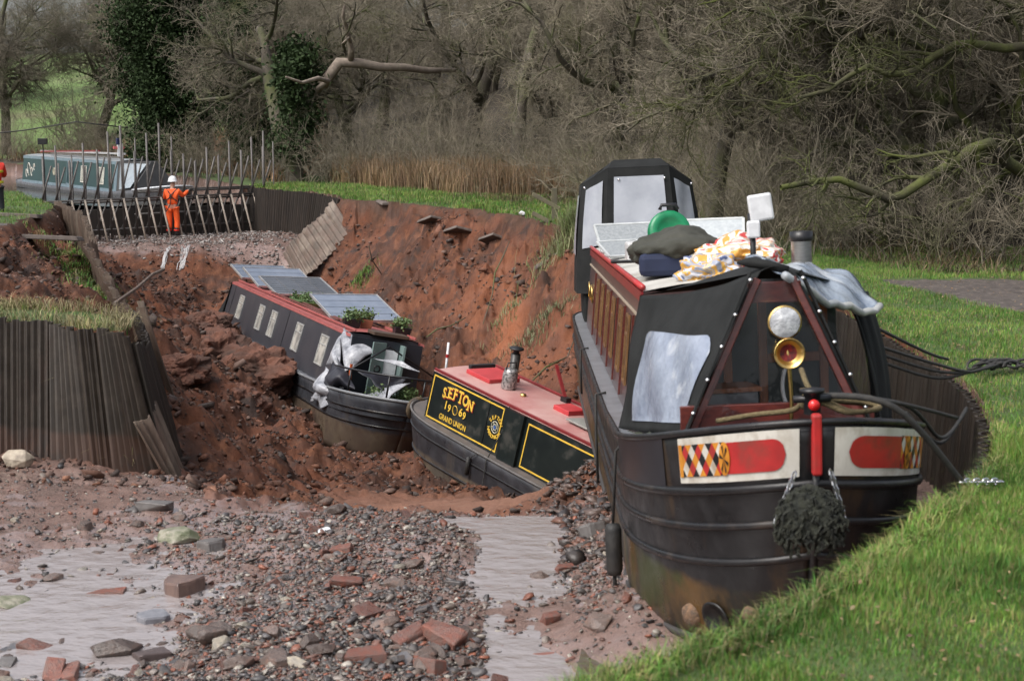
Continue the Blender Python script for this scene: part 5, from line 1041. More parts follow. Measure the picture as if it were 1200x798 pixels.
# things seen behind the clear panel
LIFT = lambda x, y, z: NB @ Vector((x, y, z))
def on_boat(M4, name, label, cat, lx, ly, lz, rz=0, group=None): return thing(name, label, cat, M4 @ Matrix.Translation((lx, ly, lz)) @ Matrix.Rotation(rz, 4, 'Z'), group)
t = on_boat(NB, 'wooden_crate', 'clear lidded box with orange wooden rim behind the front vinyl', 'box', .3, 13.75, .1, .15)
MB().box((0, 0, .2), (.42, .3, .38)).build('tub', mat('frosted tub', (.25, .26, .27), (.18, .18, .19), 6, .3), t, bevel=.02); MB().box((0, 0, .405), (.46, .34, .035)).build('lid', WOODO, t, bevel=.008)
t = on_boat(NB, 'plastic_bag', 'grey and yellow plastic bag of things on the foredeck behind the front vinyl', 'bag', -.28, 13.9, .12)
lumpy(3, (.24, .16, .2), mat('grey plastic', (.16, .17, .17), (.5, .36, .04), 3.5, .25, bump=.5, c3=(.05, .055, .06), c3scale=3), t, 'bag')
t = on_boat(NB, 'life_ring', 'white curved rim of a ring standing behind the front vinyl', 'ring', -.16, 13.9, .52)
mb = MB(); mb.tube([(.07*math.cos(a), 0, .16*math.sin(a)) for a in np.linspace(-1.2, 2.0, 25)], .014, 8); mb.build('ring', WHITE, t, smooth=True)
# headlight, horn, brass pole
X90 = Matrix.Rotation(-math.pi/2, 3, 'X')
lc = PT(-.0, 14.60, 1.03); hl = MB(); hl.lathe([(.0, -.10), (.07, -.09), (.1, -.04), (.11, .0), (.11, .02), (.1, .024)], 26, X90, lc); hlo = hl.build('headlight', BRASS, boat, smooth=True)
MB().lathe([(.1, .02), (.07, .034), (0, .04)], 26, X90, lc).build('lens', mat('lamp glass', (.62, .64, .66), (.35, .36, .38), 14, .08, bump=.6, bscale=22, spec=.9), hlo, smooth=True)
hc = PT(-.025, 14.60, .825); hr = MB(); hr.lathe([(.02, -.2), (.03, -.1), (.05, -.04), (.085, .0), (.098, .02), (.102, .026), (.094, .024), (.075, .0), (.055, -.02)], 24, X90, hc); hro = hr.build('horn', BRASS, boat, smooth=True)
MB().lathe([(.0, -.03), (.06, -.018)], 20, X90, hc).build('horn_grille', mat('dark red horn', (.25, .015, .01), (.05, .005, .005), 30, .5), hro)
MB().tube([PT(-.04, 14.5, .26), PT(-.045, 14.54, .5), PT(-.03, 14.56, .75), PT(-.0, 14.56, 1.03)], .014, 8).build('lamp_pole', BRASS, boat, smooth=True)
# stern hood
hood = MB(); O0 = [(-.98, .5), (-.97, 1.55), (-.53, 2.0), (.53, 2.0), (.97, 1.55), (.98, .5)]
def hp(k, t, O=O0):
    x, y = O[k]; zb, zt = (.45, 2.08) if k in (0, 1, 4, 5) else (.45, 2.3); s_ = 1-.15*max(0, t)**1.5; return Vector((x*s_, y*(1-.02*t)-.22*t*(1 if y > 1 else -.3), zb+(zt-zb)*t))
hood.add([hp(k, t) for k in range(6) for t in (0, .3, .6, .85, 1)], [(k*5+j, (k+1)*5+j, (k+1)*5+j+1, k*5+j+1) for k in range(5) for j in range(4)])
hood.grid(lambda u, v: (lambda a, b: a*(1-v)+b*v+Vector((0, 0, .17*math.sin(math.pi*(.12+.76*v))**.8*(1) if 0 < v < 1 else 0)))(hp(5, 1)*(1-u)+lerp2(hp(4, 1), hp(3, 1), .5)*u, hp(0, 1)*(1-u)+lerp2(hp(1, 1), hp(2, 1), .5)*u), 5, 12)
hood.add([hp(1, 1), hp(2, 1), hp(3, 1), hp(4, 1), Vector((.35, 1.5, 2.42)), Vector((-.35, 1.5, 2.42))], [(0, 1, 5), (1, 2, 4, 5), (2, 3, 4)])
hd = hood.build('stern_hood', CANVAS, boat, smooth=False, solid=.015)
for k0, k1, u0, u1, t0, t1 in ((2, 3, .10, .90, .42, .93), (1, 2, .20, .86, .40, .92), (3, 4, .14, .80, .40, .92), (0, 1, .1, .85, .35, .9), (4, 5, .15, .9, .35, .9)):
    nn = (hp(k1, .5)-hp(k0, .5)).cross(Vector((0, 0, 1))).normalized(); cc = (hp(k0, .5)+hp(k1, .5))/2-Vector((0, 1, .5)); nn = nn if nn.dot(cc) > 0 else -nn
    f_ = lambda u, v: lerp2(hp(k0, t0+(t1-t0)*v), hp(k1, t0+(t1-t0)*v), u0+(u1-u0)*u)+nn*.022+nn*.01*math.sin(u*7+v*3)
    MB().grid(f_, 8, 6).build('hood_window', MILK2, hd, smooth=True)
s_ = MB()
for x_ in (-.38, .3, .8, -.8): s_.lathe([(0, .02), (.02, .01), (.022, 0)], 8, X90, (x_, 2.0-.2 - (.25 if abs(x_) > .6 else 0), 2.13 - (.1 if abs(x_) > .6 else 0)))
s_.build('press_studs', CHROME, hd, smooth=True)
MB().box((0, .9, .2), (1.75, 1.4, .6)).build('stern_dodger', CANVAS, boat, bevel=.03)
# flue
def curt(u, v):
    a = lerp2(PT(-.74, 12.95, 1.13), PT(-.90, 13.05, .12), v); b = lerp2(PT(-.97, 12.6, 1.08), PT(-1.10, 12.75, .05), v); w = lerp2(a, b, u)
    return w+Vector((-.02*math.sin(v*3)-.03*math.sin(math.pi*v), .09*math.sin(math.pi*u)+.02*math.sin(u*14), .02*math.sin(u*6)))
MB().grid(curt, 14, 14).build('side_curtain', CANVAS, boat, smooth=True, solid=.02)
t = MB(); fx_, fy_, fz_ = -.58, 12.0, 1.12
t.lathe([(.085, 0), (.085, .34)], 20, None, (fx_, fy_, fz_)); fo = t.build('chimney', STEEL, boat, smooth=True)
MB().lathe([(.092, .34), (.095, .345), (.095, .42), (.0, .425)], 20, None, (fx_, fy_, fz_)).build('chimney_cap', BLKP, fo, smooth=True); MB().lathe([(.088, .11), (.092, .115), (.092, .13), (.088, .135)], 20, None, (fx_, fy_, fz_)).build('chimney_band', BRASS, fo, smooth=True)

# roof cargo of the large boat (each a thing of its own)
def RZ(x): return 1.126+.07*(1-(x/.74)**2)
t = on_boat(NB, 'aerial', 'white square aerial on a black stalk above the canvas top', 'aerial', -.02, 13.15, 1.26)
MB().tube([(0, 0, -.14), (0, 0, .42)], .022, 8).build('stalk', BLKP, t, smooth=True); MB().tube([(0, 0, .28), (0, 0, .46)], .035, 8).build('bracket', BLKP, t, smooth=True)
MB().box((-.06, .02, .5), (.18, .035, .2), Matrix.Rotation(.12, 3, 'Y')).build('antenna_panel', WHITE, t, bevel=.025); MB().box((.0, .045, .34), (.1, .03, .13)).build('lower_panel', WHITE, t, bevel=.02)
t = on_boat(NB, 'canvas_bag', 'sagging dark green holdall with a navy base on the roof beside the patterned bags', 'bag', .36, 10.9, RZ(.33), -.1)
lumpy(21, (.40, .48, .20), mat('olive canvas', (.03, .031, .023), (.048, .048, .037), 4, .85, bump=.5), t, 'cover', .14, 1.2).location = (0, 0, .2)
MB().box((0, 0, .1), (.6, .92, .2)).build('base', mat('navy fabric', (.012, .02, .055), None, 5, .8), t, bevel=.05)
def printed(name, base, cs, sc):
    m = bpy.data.materials.new(name); m.use_nodes = True; n = m.node_tree.nodes; l = m.node_tree.links; b = n['Principled BSDF']; tc = n.new('ShaderNodeTexCoord'); t1 = n.new('ShaderNodeTexNoise'); t1.inputs['Scale'].default_value = sc; t1.inputs['Detail'].default_value = 2; t1.inputs['Distortion'].default_value = 1.6
    l.new(tc.outputs['Object'], t1.inputs['Vector']); r_ = n.new('ShaderNodeValToRGB'); r_.color_ramp.interpolation = 'CONSTANT'; e = r_.color_ramp.elements; e[0].color = (*cs[0], 1); e[0].position = 0; e[1].position = .36; e[1].color = (*cs[1], 1)
    for k, c in enumerate(cs[2:]): q = e.new(.43+.055*k); q.color = (*c, 1)
    l.new(t1.outputs[0], r_.inputs[0]); l.new(r_.outputs[0], b.inputs['Base Color']); b.inputs['Roughness'].default_value = .28; t2 = n.new('ShaderNodeTexNoise'); t2.inputs['Scale'].default_value = 9; l.new(tc.outputs['Object'], t2.inputs['Vector']); bn = n.new('ShaderNodeBump'); bn.inputs['Strength'].default_value = .8; l.new(t2.outputs[0], bn.inputs['Height']); l.new(bn.outputs[0], b.inputs['Normal']); return m
PR1 = printed('red and cream print', None, [(.5, .03, .03), (.7, .66, .58), (.62, .3, .05), (.75, .72, .68), (.55, .05, .04), (.68, .6, .5), (.1, .1, .12), (.65, .35, .08)], 2.2)
PR2 = printed('blue orange print', None, [(.1, .13, .25), (.55, .56, .62), (.6, .33, .06), (.3, .33, .42), (.62, .5, .3), (.2, .22, .34), (.6, .6, .62)], 3)
t = on_boat(NB, 'plastic_bag', 'crumpled red and cream printed plastic sack on the roof behind the canvas top', 'bag', -.14, 11.3, RZ(0)+.12); lumpy(1, (.38, .6, .19), PR1, t, 'sack', .22, 1.6)
t = on_boat(NB, 'plastic_bag', 'clear plastic bag with blue and orange print on the roof nearest the holdall', 'bag', .16, 11.9, RZ(.3)+.05); lumpy(5, (.26, .3, .15), PR2, t, 'sack', .22, 1.6)
t = on_boat(NB, 'plastic_bag', 'low orange and white printed bag on the roof left of the steel flue', 'bag', -.42, 10.1, RZ(.4)+.06); lumpy(8, (.26, .5, .14), PR1, t, 'sack', .2, 1.6)
t = on_boat(NB, 'hose_reel', 'round bright green plastic reel standing on the roof', 'hose reel', .14, 8.1, RZ(.2)+.29, .2)
GRN = mat('green plastic', (.01, .22, .09), (.008, .17, .07), 6, .35); MB().lathe([(0, -.07), (.2, -.07), (.23, -.055), (.235, -.02), (.225, .0), (.235, .02), (.225, .05), (.15, .055), (.14, .04), (.0, .045)], 30, Matrix.Rotation(-math.pi/2+.2, 3, 'X')).build('reel', GRN, t, smooth=True)
MB().tube([(-.1, 0, .24), (-.08, 0, .29), (.08, 0, .29), (.1, 0, .24)], .02, 6).build('handle', BLKP, t, smooth=True); MB().box((0, -.02, -.22), (.3, .2, .06)).build('foot', GRN, t, bevel=.02)
GRATE = mat('pale metal rack', (.5, .52, .52), (.38, .4, .4), 7, .45)
def rack(nm, lb, x, y, tilt, rz, w, d, sheet=None):
    t = on_boat(NB, nm, lb, 'rack', x, y, RZ(x)+.02, rz); Rm = Matrix.Rotation(tilt, 3, 'X'); mb = MB()
    for a in (-w/2, w/2): mb.box(Rm @ Vector((a, 0, d/2)), (.03, .03, d), Rm)
    for b in (0, d): mb.box(Rm @ Vector((0, 0, b)), (w, .03, .03), Rm)
    mb.build('rim', GRATE, t, bevel=.004); s2 = MB(); s2.box(Rm @ Vector((0, .002, d/2)), (w-.03, .012, d-.03), Rm); s2.build('sheet', sheet or mat('grey mesh tray', (.3, .32, .33), (.22, .24, .25), 30, .5), t)
rack('solar_panel', 'large pale framed panel leaning below the stern hood on the right', -.38, 6.6, .75, -.15, .95, .5, mat('pale panel', (.42, .45, .46), (.34, .37, .39), 20, .35))
rack('tray', 'pale tray propped up on the roof in front of the stern hood', .38, 5.4, .85, .2, .75, .5)
rack('tray', 'white framed tray lying open on the roof left of the green reel', .48, 6.6, 1.2, .3, .5, .45)
t = on_boat(NB, 'storage_box', 'white plastic box on the roof beside the green reel', 'box', .42, 7.7, RZ(.4)); MB().box((0, 0, .1), (.34, .42, .22)).build('tub', mat('milk plastic', (.6, .6, .6), None, 6, .35), t, bevel=.03)
t = on_boat(NB, 'boat_pole', 'long grey pole lying on the roof beside the cargo', 'pole', .5, 8.6, RZ(.5)+.03, .9); mb = MB(); mb.tube([(-.05, -.4, 0), (.05, .4, .02)], .018, 6); mb.build('shaft', mat('black plastic', (.02, .02, .02)), t, smooth=True); MB().box((.06, .48, .03), (.08, .14, .07)).build('head', DEADW, t, bevel=.02)
t = on_boat(NB, 'rolled_mat', 'bundle of white and green tubes on the roof left of the flue', 'tubes', -.42, 9.2, RZ(.45)+.05, 0); 
for k in range(3): MB().tube([(-.1+.09*k, -.8, 0), (-.1+.09*k, .75, .02+.02*k)], .03, 8).build('tube', [WHITE, mat('grey tube', (.3, .33, .3), None, 6, .5), WHITE][k], t, smooth=True)
for k, (x, y, h) in enumerate([(.55, 3.4, .2), (.42, 4.1, .16), (.6, 4.6, .12)]):
    t = on_boat(NB, 'bottle', ['tall tan bottle on the roof corner by the stern hood', 'small white jar on the roof by the stern hood', 'short grey pot on the roof near the red handrail'][k], 'bottle', x, y, RZ(x)); MB().lathe([(.0, 0), (.06, .0), (.06, h*.7), (.03, h*.85), (.03, h), (0, h)], 14).build('body', [DEADW, WHITE, GREYB][k], t, smooth=True)

# bow fender hanging by chains
ft = on_boat(NB, 'bow_fender', 'shaggy black rope fender hanging by chains from the painted stem', 'fender', .07, 15.75, -.03)
ball = lumpy(9, (.19, .12, .20), mat('rope fender', (.013, .015, .012), (.035, .038, .026), 16, .95, bump=1.5, bscale=35), ft, 'rope_ball', .08, 4)
tw_ = MB()
for k in range(260):
    a, b = random.uniform(0, 6.28), math.acos(random.uniform(-.8, 1)); d = Vector((math.sin(b)*math.cos(a)*.19, math.sin(b)*math.sin(a)*.12, math.cos(b)*.20)); tw_.tube([d, d*1.07+Vector((random.uniform(-.02, .02), .012, random.uniform(-.03, .0))), d*1.03+Vector((random.uniform(-.03, .03), .01, -.045))], .010, 4)
tw_.build('rope_strands', _M['rope fender'], ft)
ch = MB()
def chain(mb, a, b, n, sag=0, r=.006, w=.016, l=.03):
    a, b = Vector(a), Vector(b)
    for i in range(n):
        t = (i+.5)/n; c = lerp2(a, b, t)+Vector((0, 0, -sag*4*t*(1-t))); d = (b-a).normalized(); q = d.to_track_quat('Y', 'Z').to_matrix() @ Matrix.Rotation(math.pi/2*(i % 2), 3, 'Y')
        mb.tube([c+q @ Vector((w*math.cos(s), l*math.sin(s), 0)) for s in np.linspace(0, 2*math.pi, 9)], r, 5)
chain(ch, (.07, -.06, .27), (.2, .02, .0), 9); ch.build('chain', STEEL, ft); ch = MB(); chain(ch, (-.14, -.06, .27), (-.2, .0, .0), 9); ch.build('chain', STEEL, ft)
# ropes on the bow and mooring lines
def rope(nm, lb, pts, r, m, sub=8, cat='rope', group=None, world=False):
    P = [Vector(p) if world else NB @ Vector(p) for p in pts]; Q = []
    for i in range(len(P)-1):
        p0, p1, p2, p3 = P[max(i-1, 0)], P[i], P[i+1], P[min(i+2, len(P)-1)]
        for k in range(sub):
            t = k/sub; Q.append(.5*((2*p1)+(-p0+p2)*t+(2*p0-5*p1+4*p2-p3)*t*t+(-p0+3*p1-3*p2+p3)*t**3))
    Q.append(P[-1]); o = MB().tube(Q, r, 7).build(nm, m, smooth=True); return tag(o, lb, cat, group)
bz = .46
rope('mooring_rope', 'loops of tan rope coiled round the bow post', [(.5, 15.0, .46), (.3, 15.2, .52), (.08, 15.38, .57), (.02, 15.45, .66), (-.1, 15.45, .62), (-.25, 15.42, .55), (-.42, 15.3, .54), (-.4, 15.2, .56), (-.2, 15.3, .6), (-.03, 15.4, .68), (.05, 15.48, .6), (-.06, 15.5, .62), (-.2, 15.5, .56), (-.38, 15.4, .55), (-.45, 15.28, .55), (-.35, 15.25, .58), (-.1, 15.42, .63), (0, 15.45, .7), (.02, 15.3, .8)], .017, ROPE)
bp = (0, 15.45, .66)
stake = Vector((3.05, 9.35, .02))
rope('mooring_line', 'thick dark line running from the bow post to the chain on the grass edge', [NB @ Vector(bp), NB @ Vector((-.45, 15.62, .6)), Vector((2.72, 8.95, .08))], .02, BROPE, world=True)
rope('mooring_line', 'thin dark line below the thick bow line', [NB @ Vector((-.1, 15.45, .66)), NB @ Vector((-.5, 15.45, .6)), NB @ Vector((-1.0, 15.0, .42))], .012, BROPE, world=True)
cm = MB(); chain(cm, (2.70, 8.93, .09), (3.02, 9.15, .04), 9, 0, .008, .02, .034); tag(cm.build('chain', CHROME, smooth=True), 'short bright chain at the end of the thick bow line', 'chain')
rope('mooring_line', 'black line sagging from the bow to the near grass corner, upper of the pair', [NB @ Vector((-.05, 15.4, .66)), NB @ Vector((-.7, 14.9, .50)), Vector((3.0, 10.4, .05)), Vector((3.45, 11.35, .06))], .014, BROPE, world=True)
rope('mooring_line', 'black line sagging from the bow to the near grass corner, lower of the pair', [NB @ Vector((-.75, 14.7, .42)), Vector((3.05, 10.6, -.03)), Vector((3.5, 11.5, .05))], .014, BROPE, world=True)
rope('mooring_line', 'upper black line from the canvas corner across the grass', [Vector((3.0, 12.5, .55)), Vector((3.6, 13.0, .25)), Vector((3.95, 13.6, .1))], .014, BROPE, world=True)
for k, dz in enumerate((.42, .36, .3)):
    rope('mooring_line', ['middle', 'lower', 'lowest'][k]+' of the black lines from the large boat to the knot on the grass', [Vector((3.0, 12.2, dz)), Vector((3.55, 12.6, dz-.2)), Vector((3.95, 12.9, .1)), Vector((4.3+.04*k, 13.45, .08))], .014, BROPE, world=True)
kb = MB()
for k in range(7):
    a = random.uniform(0, 6.28); kb.tube([Vector((4.4+.17*math.cos(a+t)+.05*k-.15, 13.5+.12*math.sin(a+t*1.3), .07+.03*math.sin(t*2+k))) for t in np.linspace(0, 5, 14)], .013, 6)
tag(kb.build('rope_knot', BROPE, smooth=True), 'tangled heap of black rope lying on the grass', 'rope')
# side fender with its rope, and two more hanging ropes
def side_y(y): return NB @ Vector((1.06, y, 0))
fd = on_boat(NB, 'side_fender', 'long black rubber fender hanging low on the near side of the large hull', 'fender', 1.10, 13.35, -.72)
MB().lathe([(0, -.20), (.05, -.19), (.062, -.15), (.062, .15), (.05, .19), (0, .2)], 14).build('rubber_body', BLK, fd, smooth=True); MB().tube([(0, 0, .19), (-.04, 0, .74), (-.1, 0, .8)], .011, 6).build('rope', BROPE, fd, smooth=True)
MB().tube([(0, 0, -.19), (0, 0, -.27)], .016, 6).build('tail', BROPE, fd, smooth=True)
for y, L, lb in ((10.0, .85, 'thin black rope hanging down the hull side behind the rubber fender'), (5.6, .55, 'short black rope hanging down the far hull side')):
    o = on_boat(NB, 'hanging_rope', lb, 'rope', 1.065, y, .0); MB().tube([(-.1, 0, .02), (0, 0, .01), (.012, 0, -L*.5), (.01, 0, -L)], .014, 6).build('strand', BROPE, o, smooth=True)
# ======== the sunken small boat with gold lettering
SB = frame((-.616, .788, .157), 3.5, (-.64, 7.0, .80), at(509, 433, 24))
sb = thing('narrowboat', 'sunken dark green narrowboat with a red roof and gold lettering on its cabin side', 'narrowboat', SB)
H2 = Hull(7.75, bw=.93, bb=.88, depth=1.1, bowlen=1.4, sternlen=.5, sheer=.06, ex=2.6, rake=.3)
H2.shell(hull_mat('grey worn hull', (.026, .026, .03), (.08, .068, .055), -.5, (.13, .10, .07), c3=(.05, .035, .03)), sb, 8)
H2.deckm(mat('dusty side deck', (.13, .11, .1), (.09, .08, .075), 5, .6), sb, .01, 0, 3, 'side_deck')
for v in (.2, .52): H2.strake(v, BLACKP, sb, 0, 3, .02)
H2.strake(0, mat('worn gunwale', (.12, .11, .105), (.08, .075, .07), 6, .5), sb, 0, 3, .02, 'gunwale_rail')
C2 = (.72, .64, 0, .78); GRNC = mat('dark green cabin paint', (.008, .012, .012), (.014, .019, .018), 3, .3, coat=.25, c3=(.05, .05, .045), c3scale=3, c3amt=.25)
GOLD = mat('gold line', (.72, .47, .06), (.6, .38, .05), 8, .45); ROOFR = mat('faded red roof', (.43, .22, .20), (.37, .16, .15), 2.2, .5, bump=.2, c3=(.48, .32, .29), c3scale=1.4, c3amt=.95)
cb, rf = cabin_mesh(.2, 7.0, *C2, crown=.05); c2 = cb.build('cabin', GRNC, sb); rf.build('roof', ROOFR, c2, smooth=True)
side_panel(MB(), -1, 4.58, 5.0, 0, 1.0, C2, .004, .05).build('cabin_step', GRNC, c2)
for sd in (-1, 1):
    MB().box((sd*.62, 3.6, .815), (.035, 6.8, .04)).build('handrail', mat('dark red rail', (.2, .02, .022), None, 6, .4), c2, bevel=.008)
    g = MB(); side_frame(g, sd, 5.1, 6.95, .06, .95, C2, .004, .022, .006); side_frame(g, sd, .6, 4.5, .04, .9, C2, .004, .022, .006); g.build('coach_lines', GOLD, c2)
    v_ = MB(); side_panel(v_, sd, 5.45, 5.46, .06, .95, C2, .004, .006); v_.build('door_gap', BLKP, c2)
    for y in (3.15,):
        pass
c = side_pt(-1, 2.55, .36, *C2, .006); po = MB().lathe([(.085, 0), (.12, 0), (.12, .03), (.085, .035)], 20, Matrix.Rotation(-math.pi/2, 3, 'Y'), c).build('porthole', mat('tarnished brass', (.4, .32, .2), (.28, .22, .15), 8, .4, metal=.7), c2, smooth=True)
MB().lathe([(.0, .01), (.088, .01)], 20, Matrix.Rotation(-math.pi/2, 3, 'Y'), c).build('pane', mat('clouded glass', (.2, .18, .13), None, 5, .2), po)
def text(body, size, parent, sdY, y, t, C_, m, off=.012, bold=.012, arc=None, name='lettering', shear=0, sx=1):
    """signwriting laid on the -X cabin side; reads towards the bow/left end first"""
    k = (C_[1]-C_[0])/(C_[3]-C_[2]); nrm = Vector((-1, 0, -k)).normalized() if False else Vector((-1, 0, (C_[1]-C_[0])/(C_[3]-C_[2])*-1)).normalized()
    up = Vector((-(C_[1]-C_[0])/(C_[3]-C_[2]), 0, 1)).normalized(); rt = Vector((0, -1, 0)); base = side_pt(-1, y, t, *C_, off)
    nrm = rt.cross(up); out_ = []
    items = [(body, 0, 0, 0)] if arc is None else []
    if arc is not None:
        rad, a0, a1 = arc
        for i, chh in enumerate(body):
            a = a0+(a1-a0)*i/max(1, len(body)-1); items.append((chh, rad*math.cos(a), rad*math.sin(a), a-math.pi/2 if a1 < a0 else a+math.pi/2))
    mbt = None; objs = []
    for s, ox, oy, ro in items:
        cu = bpy.data.curves.new('lettering', 'FONT'); cu.body = s; cu.size = size; cu.offset = bold*size/.2*.5; cu.align_x = 'CENTER'; cu.align_y = 'CENTER'; cu.shear = shear; cu.extrude = .001
        tmp = bpy.data.objects.new('tmp', cu); SC.collection.objects.link(tmp); dg = bpy.context.evaluated_depsgraph_get(); me = bpy.data.meshes.new_from_object(tmp.evaluated_get(dg)); bpy.data.objects.remove(tmp)
        V = []
        for v in me.vertices:
            x, y_ = v.co.x*sx, v.co.y; X = x*math.cos(ro)-y_*math.sin(ro)+ox; Y = x*math.sin(ro)+y_*math.cos(ro)+oy; V.append(base+rt*X+up*Y+nrm*v.co.z)
        objs.append((V, [tuple(p.vertices) for p in me.polygons]))
    mb = MB()
    for V, F in objs: mb.add(V, F)
    for bx_, by_ in {'E': ((-.28, .33), (-.28, -.33)), 'F': ((-.28, .33), (-.26, -.33)), 'T': ((0, -.33),), 'N': ((-.3, -.33), (-.3, .33), (.3, .33))}.get(body, ()) if size > .2 else ():
        x, y_, w_, h_ = bx_*size*sx, by_*size, .15*size, .04*size
        mb.add([base+rt*(x+a)+up*(y_+b)+nrm*.003 for a, b in ((-w_, -h_), (w_, -h_), (w_, h_), (-w_, h_))], [(0, 1, 2, 3)])
    return mb.build(name, m, parent)
RDK = mat('signwriting red', (.3, .03, .02), None, 8, .5)
def word_arch(word, y, t, size, arch, m, off, bold=.03, pitch=.8, dy=0):
    n = len(word)
    for i, ch_ in enumerate(word):
        q = (i-(n-1)/2)/((n-1)/2); text(ch_, size*(1+.12*(1-abs(q))), c2, -1, y-q*(n-1)/2*size*pitch+dy, t+arch*(1-q*q), C2, m, off, bold, sx=.8, name='lettering')
word_arch('SEFTON', 6.25, .68, .225, .07, GOLD, .014, .012, .62)
word_arch('SEFTON', 6.235, .66, .225, .07, RDK, .010, .012, .62)
text('GRAND UNION', .125, c2, -1, 6.25, .2, C2, GOLD, .014, .006, sx=.8)
for dx, s_ in ((.2, '19'), (-.2, '69')):
    text(s_[0], .18, c2, -1, 6.25+dx+.05, .46, C2, GOLD, .014, .01); text(s_[1], .16, c2, -1, 6.25+dx-.05, .43, C2, GOLD, .014, .01)
cr_ = MB(); bc = side_pt(-1, 6.25, .45, *C2, .012); cr_.tube([bc+Vector((0, .06*math.cos(a), .075*math.sin(a))) for a in np.linspace(0, 2*math.pi, 19)], .007, 5); cr_.build('crest', GOLD, c2)
text('SEFTON', .085, c2, -1, 5.23, .52, C2, GOLD, .014, .01, arc=(.15, 2.6, .54), name='ring_lettering'); text('NARROWBOAT', .075, c2, -1, 5.23, .52, C2, GOLD, .014, .01, arc=(.15, 3.5, 5.92), name='ring_lettering')
cc = side_pt(-1, 5.23, .52, *C2, .012); mb = MB()
for r_, th_ in ((.085, .006), (.045, .005)): mb.tube([cc+Vector((0, r_*math.cos(a), r_*math.sin(a)*1.05)) for a in np.linspace(0, 2*math.pi, 21)], th_, 5)
for k in range(6): a = k*math.pi/3; mb.tube([cc, cc+Vector((-.002, .08*math.cos(a), .08*math.sin(a)))], .004, 4)
mb.build('round_badge', mat('badge cream', (.6, .58, .45), None, 6, .5), c2, smooth=True)
MB().lathe([(0, .004), (.03, .004)], 12, Matrix.Rotation(-math.pi/2, 3, 'Y'), cc).build('badge_centre', mat('badge blue', (.05, .12, .35), None, 6, .5), c2)
MB().box((.05, 6.35, .86), (.62, .62, .07)).build('hatch', mat('red hatch', (.5, .05, .055), (.42, .04, .045), 5, .4), c2, bevel=.01)
MB().box((.2, 6.85, .86), (.5, .08, .07)).build('hatch_runner', BLKP, c2, bevel=.01)
MB().box((.1, 4.5, .86), (.34, .36, .09)).build('pigeon_box', _M['red hatch'], c2, bevel=.01)
MB().box((.0, 3.6, .86), (.62, 1.0, .03), Matrix.Rotation(.05, 3, 'Y')).build('solar_panel', mat('grey roof panel', (.3, .3, .28), (.24, .24, .22), 9, .5), c2, bevel=.006)
MB().lathe([(.05, 0), (.05, .03), (.02, .04)], 14, None, (-.12, 5.35, .835)).build('mushroom_vent', BRASS, c2, smooth=True)
ch_ = MB(); ch_.lathe([(.075, 0), (.075, .5), (.07, .5)], 18, None, (.12, 5.95, .83)); cho = ch_.build('chimney', mat('black chimney', (.02, .02, .02), (.05, .045, .04), 8, .4), c2, smooth=True)
MB().lathe([(.0, .62), (.11, .6), (.12, .585), (.11, .57), (.05, .57), (.05, .5)], 18, None, (.12, 5.95, .83)).build('chimney_cap', BLKP, cho, smooth=True)
cn = on_boat(SB, 'painted_can', 'silver patterned water can standing by the black chimney of the small boat', 'can', -.1, 5.75, .83); MB().lathe([(0, 0), (.115, 0), (.12, .02), (.12, .24), (.105, .28), (.1, .32), (0, .32)], 20).build('can_body', mat('speckled silver', (.45, .43, .42), (.12, .12, .12), 26, .35, metal=.5, detail=1), cn, smooth=True)
MB().tube([(.1, 0, .3), (.08, 0, .42), (-.08, 0, .42), (-.1, 0, .3)], .012, 6).build('can_handle', BLKP, cn, smooth=True)
tl = on_boat(SB, 'tiller', 'white and red striped tiller pin standing at the left end of the small boat', 'tiller', -.2, 7.25, .3)
MB().tube([(0, 0, 0), (0, .05, .85)], .02, 8).build('pin', WHITE, tl, smooth=True); MB().lathe([(.025, 0), (.025, .06)], 8, None, (0, .035, .6)).build('stripe', REDP, tl)
pl = on_boat(SB, 'gang_plank', 'dark red pole leaning on the far side of the small boat roof', 'pole', .45, 5.0, .85); MB().beam((0, 0, 0), (.1, .45, .42), .05, .03).build('pole', mat('dark red rail', (.2, .02, .022)), pl); MB().box((0, 0, .0), (.1, .14, .08)).build('foot', BLKP, pl)
fn = on_boat(SB, 'side_fender', 'short black fender on the side of the small boat below its panel', 'fender', -.97, 5.4, -.25); MB().lathe([(0, -.15), (.035, -.14), (.035, .14), (0, .15)], 10).build('rubber_body', BLK, fn, smooth=True); MB().tube([(0, 0, .1), (.0, -.1, .2), (.04, -.18, .27)], .008, 5).build('rope', BROPE, fn)
o = on_boat(SB, 'hanging_rope', 'black rope hanging down the side of the small boat to the mud', 'rope', -.95, 5.0, .0); MB().tube([(.3, 0, .8), (.22, 0, .4), (0, 0, -.02), (.0, 0, -.6), (.03, 0, -1.0)], .010, 5).build('strand', BROPE, o, smooth=True)
ty = on_boat(SB, 'tyre_fender', 'small tyre hanging off the left end of the small boat', 'tyre', -.35, 7.72, -.1); MB().tube([(.16*math.cos(a), 0, .16*math.sin(a)) for a in np.linspace(0, 2*math.pi, 20)], .05, 8).build('tyre', mat('muddy rubber', (.1, .07, .04), (.04, .03, .025), 8, .8), ty, smooth=True)

